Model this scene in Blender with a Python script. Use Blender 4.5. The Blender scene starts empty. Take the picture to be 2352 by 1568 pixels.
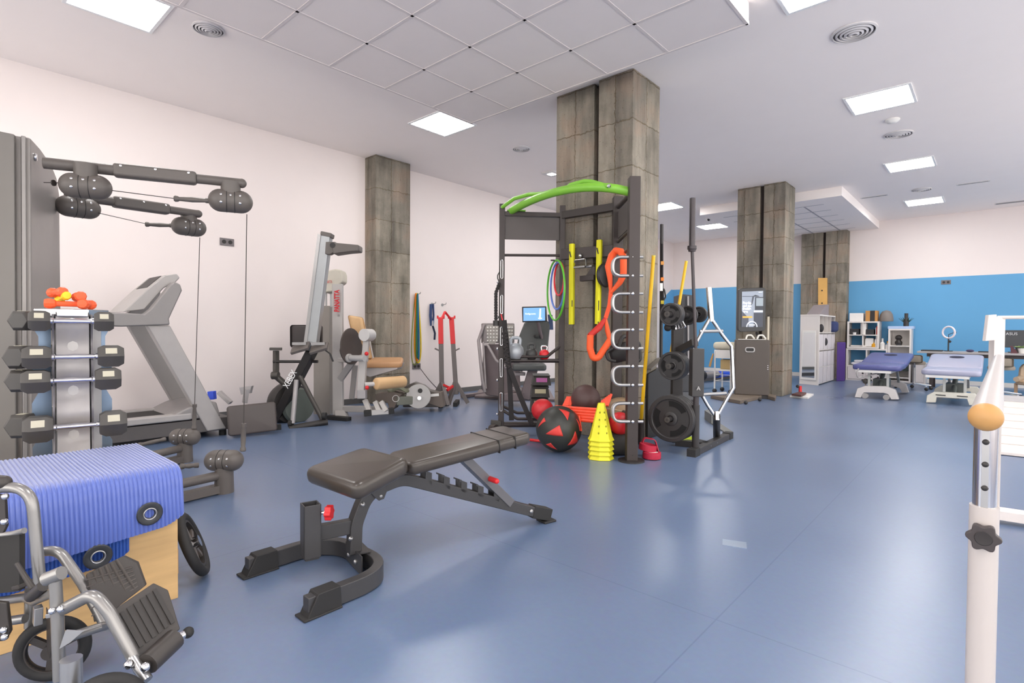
import bpy, math, random
from mathutils import Vector as V, Matrix
S = bpy.context.scene
COL = S.collection
random.seed(7)
PI = math.pi

# ---------------------------------------------------------------- camera, world, exposure
F_PX, YAW, PITCH, ROLL, EYE = 1246.6, 0.7296, -0.02126, 0.00607, 1.10
_r = V((math.cos(YAW), math.sin(YAW), 0))
FWD = V((-math.sin(YAW) * math.cos(PITCH), math.cos(YAW) * math.cos(PITCH), math.sin(PITCH)))
_u = _r.cross(FWD)
RGT = _r * math.cos(ROLL) + _u * math.sin(ROLL)
UPV = -_r * math.sin(ROLL) + _u * math.cos(ROLL)
CAM = V((0, 0, EYE))
cam_data = bpy.data.cameras.new('camera')
cam_data.sensor_width = 36.0
cam_data.lens = 36.0 * F_PX / 2352.0
cam_data.clip_start = 0.02
cam = bpy.data.objects.new('camera', cam_data)
cam.matrix_world = Matrix((RGT, UPV, -FWD)).transposed().to_4x4()
cam.location = CAM
COL.objects.link(cam)
S.camera = cam

world = bpy.data.worlds.new('world')
S.world = world
world.use_nodes = True
world.node_tree.nodes['Background'].inputs[0].default_value = (1.0, 0.97, 0.93, 1)
world.node_tree.nodes['Background'].inputs[1].default_value = 2.2

S.view_settings.view_transform = 'Standard'
S.view_settings.look = 'None'
S.view_settings.gamma = 1.0
S.view_settings.use_curve_mapping = False
S.view_settings.exposure = 1.02
PANEL_POWER = 19.0

# ---------------------------------------------------------------- measured room (metres)
ZC, ZS = 3.63, 3.467
WX, WY = -7.03, 14.85          # left wall, far blue wall
RX, RY = 4.2, -4.0             # right wall and rear wall, both outside the frame


def ray(u, v): return FWD + RGT * ((u - 1176) / F_PX) - UPV * ((v - 784) / F_PX)
def G(u, v, z=0.0):            # survey helper: sight line meets the level z
    r = ray(u, v); return CAM + r * ((z - EYE) / r.z)
def ONX(u, v, X): r = ray(u, v); return CAM + r * (X / r.x)
def ONY(u, v, Y): r = ray(u, v); return CAM + r * (Y / r.y)
def OND(u, v, d): return CAM + ray(u, v) * d
def ONP(u, v, p0, ang):        # upright plane through p0, heading ang degrees from +X
    a = math.radians(ang); n = V((-math.sin(a), math.cos(a), 0)); r = ray(u, v)
    return CAM + r * ((V(p0) - CAM).dot(n) / r.dot(n))
def depth(p): return (V(p) - CAM).dot(FWD)

# ---------------------------------------------------------------- mesh builder
OFF = {}


def frame(d):
    d = d.normalized()
    a = V((0, 0, 1)) if abs(d.z) < .9 else V((1, 0, 0))
    x = a.cross(d).normalized(); return x, d.cross(x).normalized()


def fillet(pts, r, n=5, closed=False):
    pts = [V(p) for p in pts]; out = []; N = len(pts)
    for i, p in enumerate(pts):
        if not closed and i in (0, N - 1): out.append(p); continue
        a = pts[i - 1] - p; b = pts[(i + 1) % N] - p
        la, lb = a.length, b.length
        if la < 1e-6 or lb < 1e-6: continue
        a /= la; b /= lb; ang = a.angle(b)
        if ang > 3.05: out.append(p); continue
        t = min(r / math.tan(ang / 2), la * .48, lb * .48)
        p1, p2 = p + a * t, p + b * t
        for k in range(n + 1):
            s = k / n; out.append(p1 * (1 - s) ** 2 + p * 2 * s * (1 - s) + p2 * s * s)
    return out


class MB:
    def __init__(s): s.v = []; s.f = []
    def add(s, vs, fs):
        o = len(s.v); s.v += [V(p) for p in vs]; s.f += [[i + o for i in f] for f in fs]; return s
    def box(s, a, b):
        x0, x1 = sorted((a[0], b[0])); y0, y1 = sorted((a[1], b[1])); z0, z1 = sorted((a[2], b[2]))
        return s.add([(x0, y0, z0), (x1, y0, z0), (x1, y1, z0), (x0, y1, z0), (x0, y0, z1), (x1, y0, z1), (x1, y1, z1), (x0, y1, z1)],
                     [[0, 3, 2, 1], [4, 5, 6, 7], [0, 1, 5, 4], [1, 2, 6, 5], [2, 3, 7, 6], [3, 0, 4, 7]])
    def obox(s, c, size, ang=0, M3=None):
        c = V(c); a = math.radians(ang)
        R = M3 or Matrix.Rotation(a, 3, 'Z')
        vs = []
        for z in (-1, 1):
            for x, y in ((-1, -1), (1, -1), (1, 1), (-1, 1)):
                vs.append(c + R @ V((x * size[0] / 2, y * size[1] / 2, z * size[2] / 2)))
        return s.add(vs, [[0, 3, 2, 1], [4, 5, 6, 7], [0, 1, 5, 4], [1, 2, 6, 5], [2, 3, 7, 6], [3, 0, 4, 7]])
    def beam(s, p, q, w, h=None, up=None, w2=None, h2=None):
        p, q = V(p), V(q); h = h or w; d = (q - p).normalized()
        up = V(up) if up else (V((0, 0, 1)) if abs(d.z) < .95 else V((0, 1, 0)))
        x = d.cross(up).normalized(); y = x.cross(d).normalized(); vs = []
        for c, ww, hh in ((p, w, h), (q, w2 or w, h2 or h)):
            for a, b in ((-1, -1), (1, -1), (1, 1), (-1, 1)): vs.append(c + x * a * ww / 2 + y * b * hh / 2)
        return s.add(vs, [[0, 1, 2, 3], [7, 6, 5, 4], [0, 4, 5, 1], [1, 5, 6, 2], [2, 6, 7, 3], [3, 7, 4, 0]])
    def tube(s, pts, r, seg=10, closed=False):
        pts = [V(p) for p in pts]; n = len(pts); rs = r if isinstance(r, (list, tuple)) else [r] * n
        T = []
        for i in range(n):
            if closed: t = pts[(i + 1) % n] - pts[i - 1]
            else: t = pts[min(i + 1, n - 1)] - pts[max(i - 1, 0)]
            T.append(t.normalized())
        x, y = frame(T[0]); vs = []
        for i in range(n):
            x = (x - T[i] * x.dot(T[i]))
            x = x.normalized() if x.length > 1e-6 else frame(T[i])[0]
            y = T[i].cross(x)
            for k in range(seg):
                a = 2 * PI * k / seg; vs.append(pts[i] + (x * math.cos(a) + y * math.sin(a)) * rs[i])
        fs = []
        for i in range(n if closed else n - 1):
            j = (i + 1) % n
            for k in range(seg): l = (k + 1) % seg; fs.append([i * seg + k, i * seg + l, j * seg + l, j * seg + k])
        if not closed: fs += [list(range(seg))[::-1], [(n - 1) * seg + k for k in range(seg)]]
        return s.add(vs, fs)
    def rail(s, pts, w, h, up=(0, 0, 1)):            # rectangular tube swept along a path, h measured along up
        pts = [V(p) for p in pts]; n = len(pts); up = V(up); vs = []
        for i in range(n):
            t = (pts[min(i + 1, n - 1)] - pts[max(i - 1, 0)]).normalized(); x = t.cross(up).normalized(); y = x.cross(t)
            for a, b in ((-1, -1), (1, -1), (1, 1), (-1, 1)): vs.append(pts[i] + x * a * w / 2 + y * b * h / 2)
        fs = [[i * 4 + k, i * 4 + (k + 1) % 4, i * 4 + 4 + (k + 1) % 4, i * 4 + 4 + k] for i in range(n - 1) for k in range(4)]
        return s.add(vs, fs + [[3, 2, 1, 0], [n * 4 - 4 + k for k in range(4)]])
    def lathe(s, o, ax, prof, seg=24):     # prof: (radius, height along axis)
        o, ax = V(o), V(ax).normalized(); x, y = frame(ax); vs = []; fs = []; n = len(prof)
        for r, h in prof:
            for k in range(seg):
                a = 2 * PI * k / seg; vs.append(o + ax * h + (x * math.cos(a) + y * math.sin(a)) * max(r, 1e-4))
        for i in range(n - 1):
            for k in range(seg): l = (k + 1) % seg; fs.append([i * seg + k, i * seg + l, (i + 1) * seg + l, (i + 1) * seg + k])
        if abs(prof[0][0] - prof[-1][0]) + abs(prof[0][1] - prof[-1][1]) > 1e-6: fs += [list(range(seg))[::-1], [(n - 1) * seg + k for k in range(seg)]]
        return s.add(vs, fs)
    def cyl(s, p, q, r, seg=20, r2=None):
        p, q = V(p), V(q); return s.lathe(p, q - p, [(r, 0), (r2 if r2 is not None else r, (q - p).length)], seg)
    def ring(s, o, ax, R, r, seg=40, ts=10):
        o, ax = V(o), V(ax).normalized(); x, y = frame(ax)
        return s.tube([o + (x * math.cos(2 * PI * k / seg) + y * math.sin(2 * PI * k / seg)) * R for k in range(seg)], r, ts, True)
    def prism(s, pts, vec):
        pts = [V(p) for p in pts]; vec = V(vec); n = len(pts)
        return s.add(pts + [p + vec for p in pts], [list(range(n))[::-1], [n + i for i in range(n)]] + [[i, (i + 1) % n, n + (i + 1) % n, n + i] for i in range(n)])
    def ell(s, c, r, seg=24, rings=14, R=None):
        c = V(c); r = r if isinstance(r, (tuple, list)) else (r, r, r); vs = []; fs = []
        R = R or Matrix.Identity(3)
        for i in range(1, rings):
            t = PI * i / rings
            for k in range(seg):
                a = 2 * PI * k / seg; vs.append(c + R @ V((r[0] * math.sin(t) * math.cos(a), r[1] * math.sin(t) * math.sin(a), r[2] * math.cos(t))))
        for i in range(rings - 2):
            for k in range(seg): l = (k + 1) % seg; fs.append([i * seg + k, (i + 1) * seg + k, (i + 1) * seg + l, i * seg + l])
        b = len(vs); vs += [c + R @ V((0, 0, r[2])), c - R @ V((0, 0, r[2]))]
        for k in range(seg): l = (k + 1) % seg; fs += [[b, k, l], [b + 1, (rings - 2) * seg + l, (rings - 2) * seg + k]]
        return s.add(vs, fs)
    def caps(s, p, q, r, seg=24, n=6, sq=1.0):      # capsule
        p, q = V(p), V(q); L = (q - p).length; prof = []
        for i in range(n + 1): a = PI / 2 * i / n; prof.append((r * math.sin(a), -r * sq * math.cos(a)))
        for i in range(n + 1): a = PI / 2 * i / n; prof.append((r * math.cos(a), L + r * sq * math.sin(a)))
        return s.lathe(p, q - p, prof, seg)
    def grid(s, fn, nu, nv, wrap=False):
        vs = [fn(i / nu, j / nv) for i in range(nu + 1) for j in range(nv + 1)]
        return s.add(vs, [[i * (nv + 1) + j, (i + 1) * (nv + 1) + j, (i + 1) * (nv + 1) + j + 1, i * (nv + 1) + j + 1] for i in range(nu) for j in range(nv)])
    def sheet(s, fn, nfn, th, nu, nv):               # a closed slab following fn with thickness th along nfn
        a = [V(fn(i / nu, j / nv)) for i in range(nu + 1) for j in range(nv + 1)]
        b = [p + V(nfn(i / nu, j / nv)) * th for p, (i, j) in zip(a, [(i, j) for i in range(nu + 1) for j in range(nv + 1)])]
        N = len(a); W = nv + 1; fs = []
        for i in range(nu):
            for j in range(nv):
                q = [i * W + j, (i + 1) * W + j, (i + 1) * W + j + 1, i * W + j + 1]; fs += [q[::-1], [k + N for k in q]]
        for i in range(nu):
            for j in (0, nv): fs.append([i * W + j, (i + 1) * W + j, (i + 1) * W + j + N, i * W + j + N])
        for j in range(nv):
            for i in (0, nu): fs.append([i * W + j, i * W + j + 1, i * W + j + 1 + N, i * W + j + N])
        return s.add(a + b, fs)
    def pad(s, c, size, R=None, r=.02, n=3, corner=None):   # upholstered cushion: rounded box, R = 3x3 rotation
        c = V(c); R = R or Matrix.Identity(3); hx, hy, hz = size[0] / 2, size[1] / 2, size[2] / 2; k = corner or r * 1.5
        lv = []
        for i in range(n + 1):
            a = PI / 2 * i / n; lv.append((r * (1 - math.sin(a)), -hz + r * (1 - math.cos(a))))
        for i in range(n + 1):
            a = PI / 2 * i / n; lv.append((r * (1 - math.cos(a)), hz - r * (1 - math.sin(a))))
        vs = []; M_ = 5
        for ins, z in lv:
            kk = max(k - ins, .002)
            for qx, qy, a0 in ((1, 1, 0), (-1, 1, 90), (-1, -1, 180), (1, -1, 270)):
                for j in range(M_):
                    a = math.radians(a0 + 90 * j / (M_ - 1))
                    vs.append(c + R @ V((qx * (hx - ins - kk) + kk * math.cos(a), qy * (hy - ins - kk) + kk * math.sin(a), z)))
        seg = 4 * M_; fs = []
        for i in range(len(lv) - 1):
            for q in range(seg): l = (q + 1) % seg; fs.append([i * seg + q, i * seg + l, (i + 1) * seg + l, (i + 1) * seg + q])
        fs += [list(range(seg))[::-1], [(len(lv) - 1) * seg + q for q in range(seg)]]
        return s.add(vs, fs)


def link(o, parent=None):
    COL.objects.link(o)
    if parent: o.parent = parent


PATTERN = {'seam', 'tread_rib', 'lattice_rib', 'band', 'slot', 'lettering', 'ribbing', 'perforation', 'printing', 'spoke', 'ribbing'}


def pieces(mb):                                    # islands of a builder, touching ones kept together
    n = len(mb.v); par = list(range(n))
    def find(i):
        while par[i] != i: par[i] = par[par[i]]; i = par[i]
        return i
    for f in mb.f:
        a = find(f[0])
        for i in f[1:]: par[find(i)] = a
    isl = {}
    for i in range(n): isl.setdefault(find(i), []).append(i)
    if len(isl) == 1: return [mb]
    G_ = []; e = .003
    for vs in isl.values():
        c = [[min(mb.v[i][k] for i in vs) - e for k in range(3)], [max(mb.v[i][k] for i in vs) + e for k in range(3)], set(vs)]
        hit = [g for g in G_ if all(g[0][k] <= c[1][k] and g[1][k] >= c[0][k] for k in range(3))]
        for g in hit:
            G_.remove(g); c = [[min(c[0][k], g[0][k]) for k in range(3)], [max(c[1][k], g[1][k]) for k in range(3)], c[2] | g[2]]
        G_.append(c)
    out = []
    for g in G_:
        ix = sorted(g[2]); mp = {i: k for k, i in enumerate(ix)}; q = MB(); q.v = [mb.v[i] for i in ix]; q.f = [[mp[i] for i in f] for f in mb.f if f[0] in mp]; out.append(q)
    return out


def obj(name, mb, m, parent=None, bev=0, sharp=38, seg=2, loc=None):
    if parent and name not in PATTERN and 'kind' not in parent:
        ps = pieces(mb)
        if len(ps) > 1:
            return [mesh_obj(name, q, m, parent, bev, sharp, seg, loc) for q in ps][0]
    return mesh_obj(name, mb, m, parent, bev, sharp, seg, loc)


def mesh_obj(name, mb, m, parent=None, bev=0, sharp=38, seg=2, loc=None):
    off = V(OFF[parent.name]) if parent else V(loc or (0, 0, 0))
    me = bpy.data.meshes.new(name)
    me.from_pydata([tuple(p - off) for p in mb.v], [], mb.f)
    me.validate(); me.update()
    for p in me.polygons: p.use_smooth = True
    me.set_sharp_from_angle(angle=math.radians(sharp))
    me.materials.append(m)
    o = bpy.data.objects.new(name, me); link(o, parent)
    if not parent: o.location = off
    OFF[o.name] = off
    if bev:
        b = o.modifiers.new('bevel', 'BEVEL'); b.width = bev; b.segments = seg; b.limit_method = 'ANGLE'; b.angle_limit = math.radians(40); b.harden_normals = True
    return o


def tag(o, label, cat, group=None):
    o['label'] = label; o['category'] = cat
    if group: o['group'] = group
    return o


def thing(name, label, cat, loc, group=None):
    o = bpy.data.objects.new(name, None); o.empty_display_size = .1; COL.objects.link(o); o.location = V(loc)
    OFF[o.name] = V(loc); return tag(o, label, cat, group)


def one(name, mb, m, label, cat, group=None, bev=0, loc=None, sharp=38):   # a thing that is one mesh
    if loc is None:
        n = len(mb.v); c = sum(mb.v, V()) / n; loc = (c.x, c.y, min(p.z for p in mb.v))
    return tag(obj(name, mb, m, None, bev, sharp, loc=loc), label, cat, group)


def struct(name, mb, m, parent=None, bev=0):
    o = obj(name, mb, m, parent, bev); o['kind'] = 'structure'; return o


def dup(root, loc, rotz=0, label=None, group=None):
    r = root.copy(); COL.objects.link(r); r.location = V(loc); r.rotation_euler = (0, 0, rotz)
    if label: r['label'] = label
    if group: r['group'] = group
    for ch in list(root.children):
        c = ch.copy(); COL.objects.link(c); c.parent = r
        for g in list(ch.children): d = g.copy(); COL.objects.link(d); d.parent = c
    return r


def letters(text, p, right, up, size, m, parent, name='lettering', align='LEFT', bold=0.0, width=None):
    cu = bpy.data.curves.new(name, 'FONT'); cu.body = text; cu.size = size; cu.align_x = align; cu.extrude = .0008; cu.offset = bold
    tmp = bpy.data.objects.new('tmp_text', cu); COL.objects.link(tmp)
    dg = bpy.context.evaluated_depsgraph_get()
    me = bpy.data.meshes.new_from_object(tmp.evaluated_get(dg)); bpy.data.objects.remove(tmp)
    right, up = V(right).normalized(), V(up).normalized(); n = right.cross(up)
    sx = 1.0
    if width:
        xs = [v.co.x for v in me.vertices]; sx = width / (max(xs) - min(xs))
    off = V(OFF[parent.name])
    for v in me.vertices: v.co = V(p) + right * v.co.x * sx + up * v.co.y + n * (v.co.z + .001) - off
    me.materials.clear(); me.materials.append(m)
    o = bpy.data.objects.new(name, me); link(o, parent); OFF[o.name] = off; return o

# ---------------------------------------------------------------- materials
def lin(h):
    h = h.lstrip('#'); c = [int(h[i:i + 2], 16) / 255 for i in (0, 2, 4)]
    return tuple((x / 12.92 if x <= .04045 else ((x + .055) / 1.055) ** 2.4) for x in c) + (1,)


MATS = {}


def M(key, hexc, rough=.5, metal=0.0, var=.06, scale=12.0, bump=0.0, spec=.5, emit=0.0, coat=0.0, rvar=0.0, sheen=0.0, stretch=None):
    if key in MATS: return MATS[key]
    m = bpy.data.materials.new(key); m.use_nodes = True; N = m.node_tree.nodes; L = m.node_tree.links
    b = N['Principled BSDF']; c = lin(hexc)
    b.inputs['Roughness'].default_value = rough; b.inputs['Metallic'].default_value = metal
    b.inputs['Specular IOR Level'].default_value = spec; b.inputs['Coat Weight'].default_value = coat
    b.inputs['Sheen Weight'].default_value = sheen
    tc = N.new('ShaderNodeTexCoord'); nz = N.new('ShaderNodeTexNoise'); nz.inputs['Scale'].default_value = scale; nz.inputs['Detail'].default_value = 4
    if stretch:
        mp = N.new('ShaderNodeMapping'); mp.inputs['Scale'].default_value = stretch; L.new(tc.outputs['Object'], mp.inputs[0]); L.new(mp.outputs[0], nz.inputs['Vector'])
    else: L.new(tc.outputs['Object'], nz.inputs['Vector'])
    mx = N.new('ShaderNodeMix'); mx.data_type = 'RGBA'
    mx.inputs[6].default_value = tuple(x * (1 - var) for x in c[:3]) + (1,)
    mx.inputs[7].default_value = tuple(min(1, x * (1 + var)) for x in c[:3]) + (1,)
    L.new(nz.outputs['Fac'], mx.inputs[0]); L.new(mx.outputs[2], b.inputs['Base Color'])
    if rvar:
        mr = N.new('ShaderNodeMapRange'); mr.inputs[3].default_value = max(0, rough - rvar); mr.inputs[4].default_value = rough + rvar
        L.new(nz.outputs['Fac'], mr.inputs[0]); L.new(mr.outputs[0], b.inputs['Roughness'])
    if bump:
        bp = N.new('ShaderNodeBump'); bp.inputs['Strength'].default_value = bump; bp.inputs['Distance'].default_value = .002
        n2 = N.new('ShaderNodeTexNoise'); n2.inputs['Scale'].default_value = scale * 18; L.new(tc.outputs['Object'], n2.inputs['Vector'])
        L.new(n2.outputs['Fac'], bp.inputs['Height']); L.new(bp.outputs[0], b.inputs['Normal'])
    if emit:
        b.inputs['Emission Color'].default_value = c; b.inputs['Emission Strength'].default_value = emit
    MATS[key] = m; return m


def concrete():
    m = bpy.data.materials.new('cast concrete'); m.use_nodes = True; N = m.node_tree.nodes; L = m.node_tree.links; b = N['Principled BSDF']
    b.inputs['Roughness'].default_value = .88; b.inputs['Specular IOR Level'].default_value = .25
    g = N.new('ShaderNodeNewGeometry'); sp = N.new('ShaderNodeSeparateXYZ'); L.new(g.outputs['Position'], sp.inputs[0])
    ad = N.new('ShaderNodeMath'); L.new(sp.outputs[0], ad.inputs[0]); L.new(sp.outputs[1], ad.inputs[1])
    cb = N.new('ShaderNodeCombineXYZ'); L.new(ad.outputs[0], cb.inputs[0]); L.new(sp.outputs[2], cb.inputs[1])
    def noise(sc, det=6, src=None, rough=.6):
        n = N.new('ShaderNodeTexNoise'); n.inputs['Scale'].default_value = sc; n.inputs['Detail'].default_value = det; n.inputs['Roughness'].default_value = rough
        L.new(src or g.outputs['Position'], n.inputs['Vector']); return n
    n1 = noise(14, 4); wob = N.new('ShaderNodeVectorMath'); wob.operation = 'SCALE'; wob.inputs[3].default_value = .06
    L.new(n1.outputs['Color'], wob.inputs[0]); va = N.new('ShaderNodeVectorMath'); L.new(cb.outputs[0], va.inputs[0]); L.new(wob.outputs[0], va.inputs[1])
    br = N.new('ShaderNodeTexBrick'); L.new(va.outputs[0], br.inputs['Vector']); br.offset = .0; br.inputs['Scale'].default_value = 1.0
    br.inputs['Brick Width'].default_value = .47; br.inputs['Row Height'].default_value = .455; br.inputs['Mortar Size'].default_value = .007; br.inputs['Mortar Smooth'].default_value = .6
    br.inputs['Color1'].default_value = lin('#a6a095'); br.inputs['Color2'].default_value = lin('#8f8a82'); br.inputs['Mortar'].default_value = lin('#857b6a')
    # streaks stretched upright
    st = N.new('ShaderNodeVectorMath'); st.operation = 'MULTIPLY'; st.inputs[1].default_value = (9, 9, 1.2); L.new(g.outputs['Position'], st.inputs[0])
    n2 = noise(1.0, 6, st.outputs[0]); n3 = noise(1.9, 5); n4 = noise(60, 3)
    r2 = N.new('ShaderNodeValToRGB'); r2.color_ramp.elements[0].position = .3; r2.color_ramp.elements[0].color = lin('#8a8680'); r2.color_ramp.elements[1].position = .68; r2.color_ramp.elements[1].color = lin('#ece9e2')
    L.new(n2.outputs['Fac'], r2.inputs[0])
    r3 = N.new('ShaderNodeValToRGB'); e = r3.color_ramp.elements; e[0].position = .36; e[0].color = lin('#a9a8a0'); e[1].position = .62; e[1].color = lin('#f0ddd0')
    k = r3.color_ramp.elements.new(.5); k.color = lin('#dcdad4'); L.new(n3.outputs['Fac'], r3.inputs[0])
    def mul(a, c, f):
        x = N.new('ShaderNodeMix'); x.data_type = 'RGBA'; x.blend_type = 'MULTIPLY'; x.inputs[0].default_value = f
        L.new(a, x.inputs[6]); L.new(c, x.inputs[7]); return x.outputs[2]
    c1 = mul(br.outputs['Color'], r2.outputs[0], .7); c2 = mul(c1, r3.outputs[0], .7)
    vo = N.new('ShaderNodeTexVoronoi'); vo.inputs['Scale'].default_value = 26; 
    L.new(st.outputs[0], vo.inputs['Vector']) if False else L.new(g.outputs['Position'], vo.inputs['Vector'])
    rv = N.new('ShaderNodeValToRGB'); rv.color_ramp.elements[0].position = .06; rv.color_ramp.elements[0].color = lin('#5b523f'); rv.color_ramp.elements[1].position = .14; rv.color_ramp.elements[1].color = (1, 1, 1, 1)
    L.new(vo.outputs['Distance'], rv.inputs[0]); c3 = mul(c2, rv.outputs[0], .55)
    gm = N.new('ShaderNodeMix'); gm.data_type = 'RGBA'; gm.blend_type = 'MULTIPLY'; gm.inputs[0].default_value = 1; gm.inputs[7].default_value = (1.35, 1.35, 1.38, 1); L.new(c3, gm.inputs[6])
    L.new(gm.outputs[2], b.inputs['Base Color'])
    bp = N.new('ShaderNodeBump'); bp.inputs['Strength'].default_value = .7; bp.inputs['Distance'].default_value = .012
    hs = N.new('ShaderNodeMath'); L.new(n4.outputs['Fac'], hs.inputs[0]); hm = N.new('ShaderNodeMath'); hm.operation = 'MULTIPLY'; hm.inputs[1].default_value = -1.2
    L.new(br.outputs['Fac'], hm.inputs[0]); L.new(hm.outputs[0], hs.inputs[1]); L.new(hs.outputs[0], bp.inputs['Height']); L.new(bp.outputs[0], b.inputs['Normal'])
    return m


def floor_mat():
    m = bpy.data.materials.new('blue vinyl floor'); m.use_nodes = True; N = m.node_tree.nodes; L = m.node_tree.links; b = N['Principled BSDF']
    tc = N.new('ShaderNodeTexCoord')
    def noise(sc, det):
        n = N.new('ShaderNodeTexNoise'); n.inputs['Scale'].default_value = sc; n.inputs['Detail'].default_value = det; L.new(tc.outputs['Object'], n.inputs['Vector']); return n
    n1 = noise(.7, 3); n2 = noise(45, 3); n3 = noise(6, 6)
    mx = N.new('ShaderNodeMix'); mx.data_type = 'RGBA'; mx.inputs[6].default_value = lin('#586884'); mx.inputs[7].default_value = lin('#667896'); L.new(n1.outputs['Fac'], mx.inputs[0])
    m2 = N.new('ShaderNodeMix'); m2.data_type = 'RGBA'; m2.blend_type = 'OVERLAY'; m2.inputs[0].default_value = .12; L.new(mx.outputs[2], m2.inputs[6]); L.new(n2.outputs['Color'], m2.inputs[7])
    # welded sheet seams
    br = N.new('ShaderNodeTexBrick'); br.inputs['Scale'].default_value = 1; br.inputs['Brick Width'].default_value = 2.0; br.inputs['Row Height'].default_value = 8.0; br.offset = 0
    br.inputs['Mortar Size'].default_value = .003; br.inputs['Color1'].default_value = (1, 1, 1, 1); br.inputs['Color2'].default_value = (1, 1, 1, 1); br.inputs['Mortar'].default_value = (.72, .74, .8, 1)
    mp = N.new('ShaderNodeMapping'); mp.inputs['Location'].default_value = (.78, -2.05 + 8, 0); L.new(tc.outputs['Object'], mp.inputs[0]); L.new(mp.outputs[0], br.inputs['Vector'])
    m3 = N.new('ShaderNodeMix'); m3.data_type = 'RGBA'; m3.blend_type = 'MULTIPLY'; m3.inputs[0].default_value = 1; L.new(m2.outputs[2], m3.inputs[6]); L.new(br.outputs['Color'], m3.inputs[7])
    L.new(m3.outputs[2], b.inputs['Base Color'])
    mr = N.new('ShaderNodeMapRange'); mr.inputs[3].default_value = .22; mr.inputs[4].default_value = .40; L.new(n1.outputs['Fac'], mr.inputs[0]); L.new(mr.outputs[0], b.inputs['Roughness'])
    b.inputs['Specular IOR Level'].default_value = 1.0
    bp = N.new('ShaderNodeBump'); bp.inputs['Strength'].default_value = .035; bp.inputs['Distance'].default_value = .004; L.new(n1.outputs['Fac'], bp.inputs['Height']); L.new(bp.outputs[0], b.inputs['Normal'])
    return m


def emitter(key, col, strength):
    m = bpy.data.materials.new(key); m.use_nodes = True; N = m.node_tree.nodes; b = N['Principled BSDF']
    b.inputs['Base Color'].default_value = lin(col); b.inputs['Emission Color'].default_value = lin(col); b.inputs['Emission Strength'].default_value = strength; b.inputs['Roughness'].default_value = .4
    return m


WHITE = M('white paint', '#e8dedb', .85, var=.02, scale=3); CEIL = M('ceiling paint', '#f8f0ec', .9, var=.015, scale=3)
BLUE = M('blue wall paint', '#61a2cf', .7, var=.03, scale=2); CONC = concrete(); FLOOR = floor_mat()
BLACK = M('black powder coat', '#2b2827', .5, var=.1); DGREY = M('dark grey metal', '#4a4642', .45, .2); RUB = M('black rubber', '#232222', .7, var=.12, bump=.15)
CHAR = M('charcoal plastic', '#5d5753', .48, var=.06); CHROME = M('chrome', '#d8d8da', .16, 1.0, var=.02); STEEL = M('brushed steel', '#a9a8a8', .32, .85)
SILV = M('silver paint', '#a39f9f', .42, .25); LSILV = M('light silver paint', '#b9b6b4', .45, .1); WPL = M('white plastic', '#ece9e4', .45, var=.02)
GREEN = M('lime green paint', '#7cba3a', .4); RED = M('red plastic', '#d5262a', .45); ORANGE = M('orange strap', '#ef5a26', .6); YEL = M('yellow foam', '#e2dc1c', .65, var=.04)
VINYL = M('black vinyl upholstery', '#3f3934', .3, var=.12, scale=6, bump=.1); TAN = M('tan upholstery', '#d0aa7c', .55, var=.06); WOOD = M('plywood', '#cba672', .6, var=.30, scale=3, stretch=(1, 1, 9))
PANEL = emitter('lit panel', '#fffdfa', PANEL_POWER)
# ---------------------------------------------------------------- room shell
struct('floor', MB().box((WX - .2, RY, -.1), (RX, WY + .2, 0)), FLOOR)
struct('ceiling', MB().box((WX - .2, RY, ZC), (RX, WY + .2, ZC + .1)), CEIL)
struct('wall_left', MB().box((WX - .2, RY, 0), (WX, WY, ZC)), WHITE)
struct('wall_far', MB().box((WX - .2, WY, 0), (RX, WY + .2, ZC)), WHITE)
wr = MB().box((RX, RY, 0), (RX + .2, WY + .2, .5)).box((RX, RY, 3.2), (RX + .2, WY + .2, ZC))
for y in (RY, -1.2, 1.6, 4.4, 7.2, 10.0, 12.8): wr.box((RX, y, .5), (RX + .2, y + (.4 if y < 12 else 2.25), 3.2))
struct('wall_right', wr, WHITE)                              # unseen window openings, added so daylight brightens the ceiling
wr = MB().box((WX - .2, RY - .2, 0), (RX + .2, RY, .4)).box((WX - .2, RY - .2, 3.2), (RX + .2, RY, ZC))
for x in (WX - .2, -4.2, -1.2, 1.8, RX - .2): wr.box((x, RY - .2, .4), (x + .4, RY, 3.2))
struct('wall_rear', wr, WHITE)  # unseen too, its openings added to let in more daylight
pb = MB().box((WX + .004, WY - .004, .09), (RX, WY, 2.29))
pb.prism([(WX + .004, WY - .004, .09), (WX + .004, WY - .004, 2.29), (WX + .004, WY - .12, 2.29), (WX + .004, WY - .62, 2.02), (WX + .004, WY - .62, .09)], (-.004, 0, 0))
struct('trim_1', pb, BLUE)                                   # painted blue dado
bb = MB().box((WX + .006, WY - .018, 0), (RX, WY, .085)); struct('baseboard_far', bb, WPL)
struct('baseboard_left', MB().box((WX, RY, 0), (WX + .015, WY - .02, .08)), M('dark skirting', '#5c5a58', .6))

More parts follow.
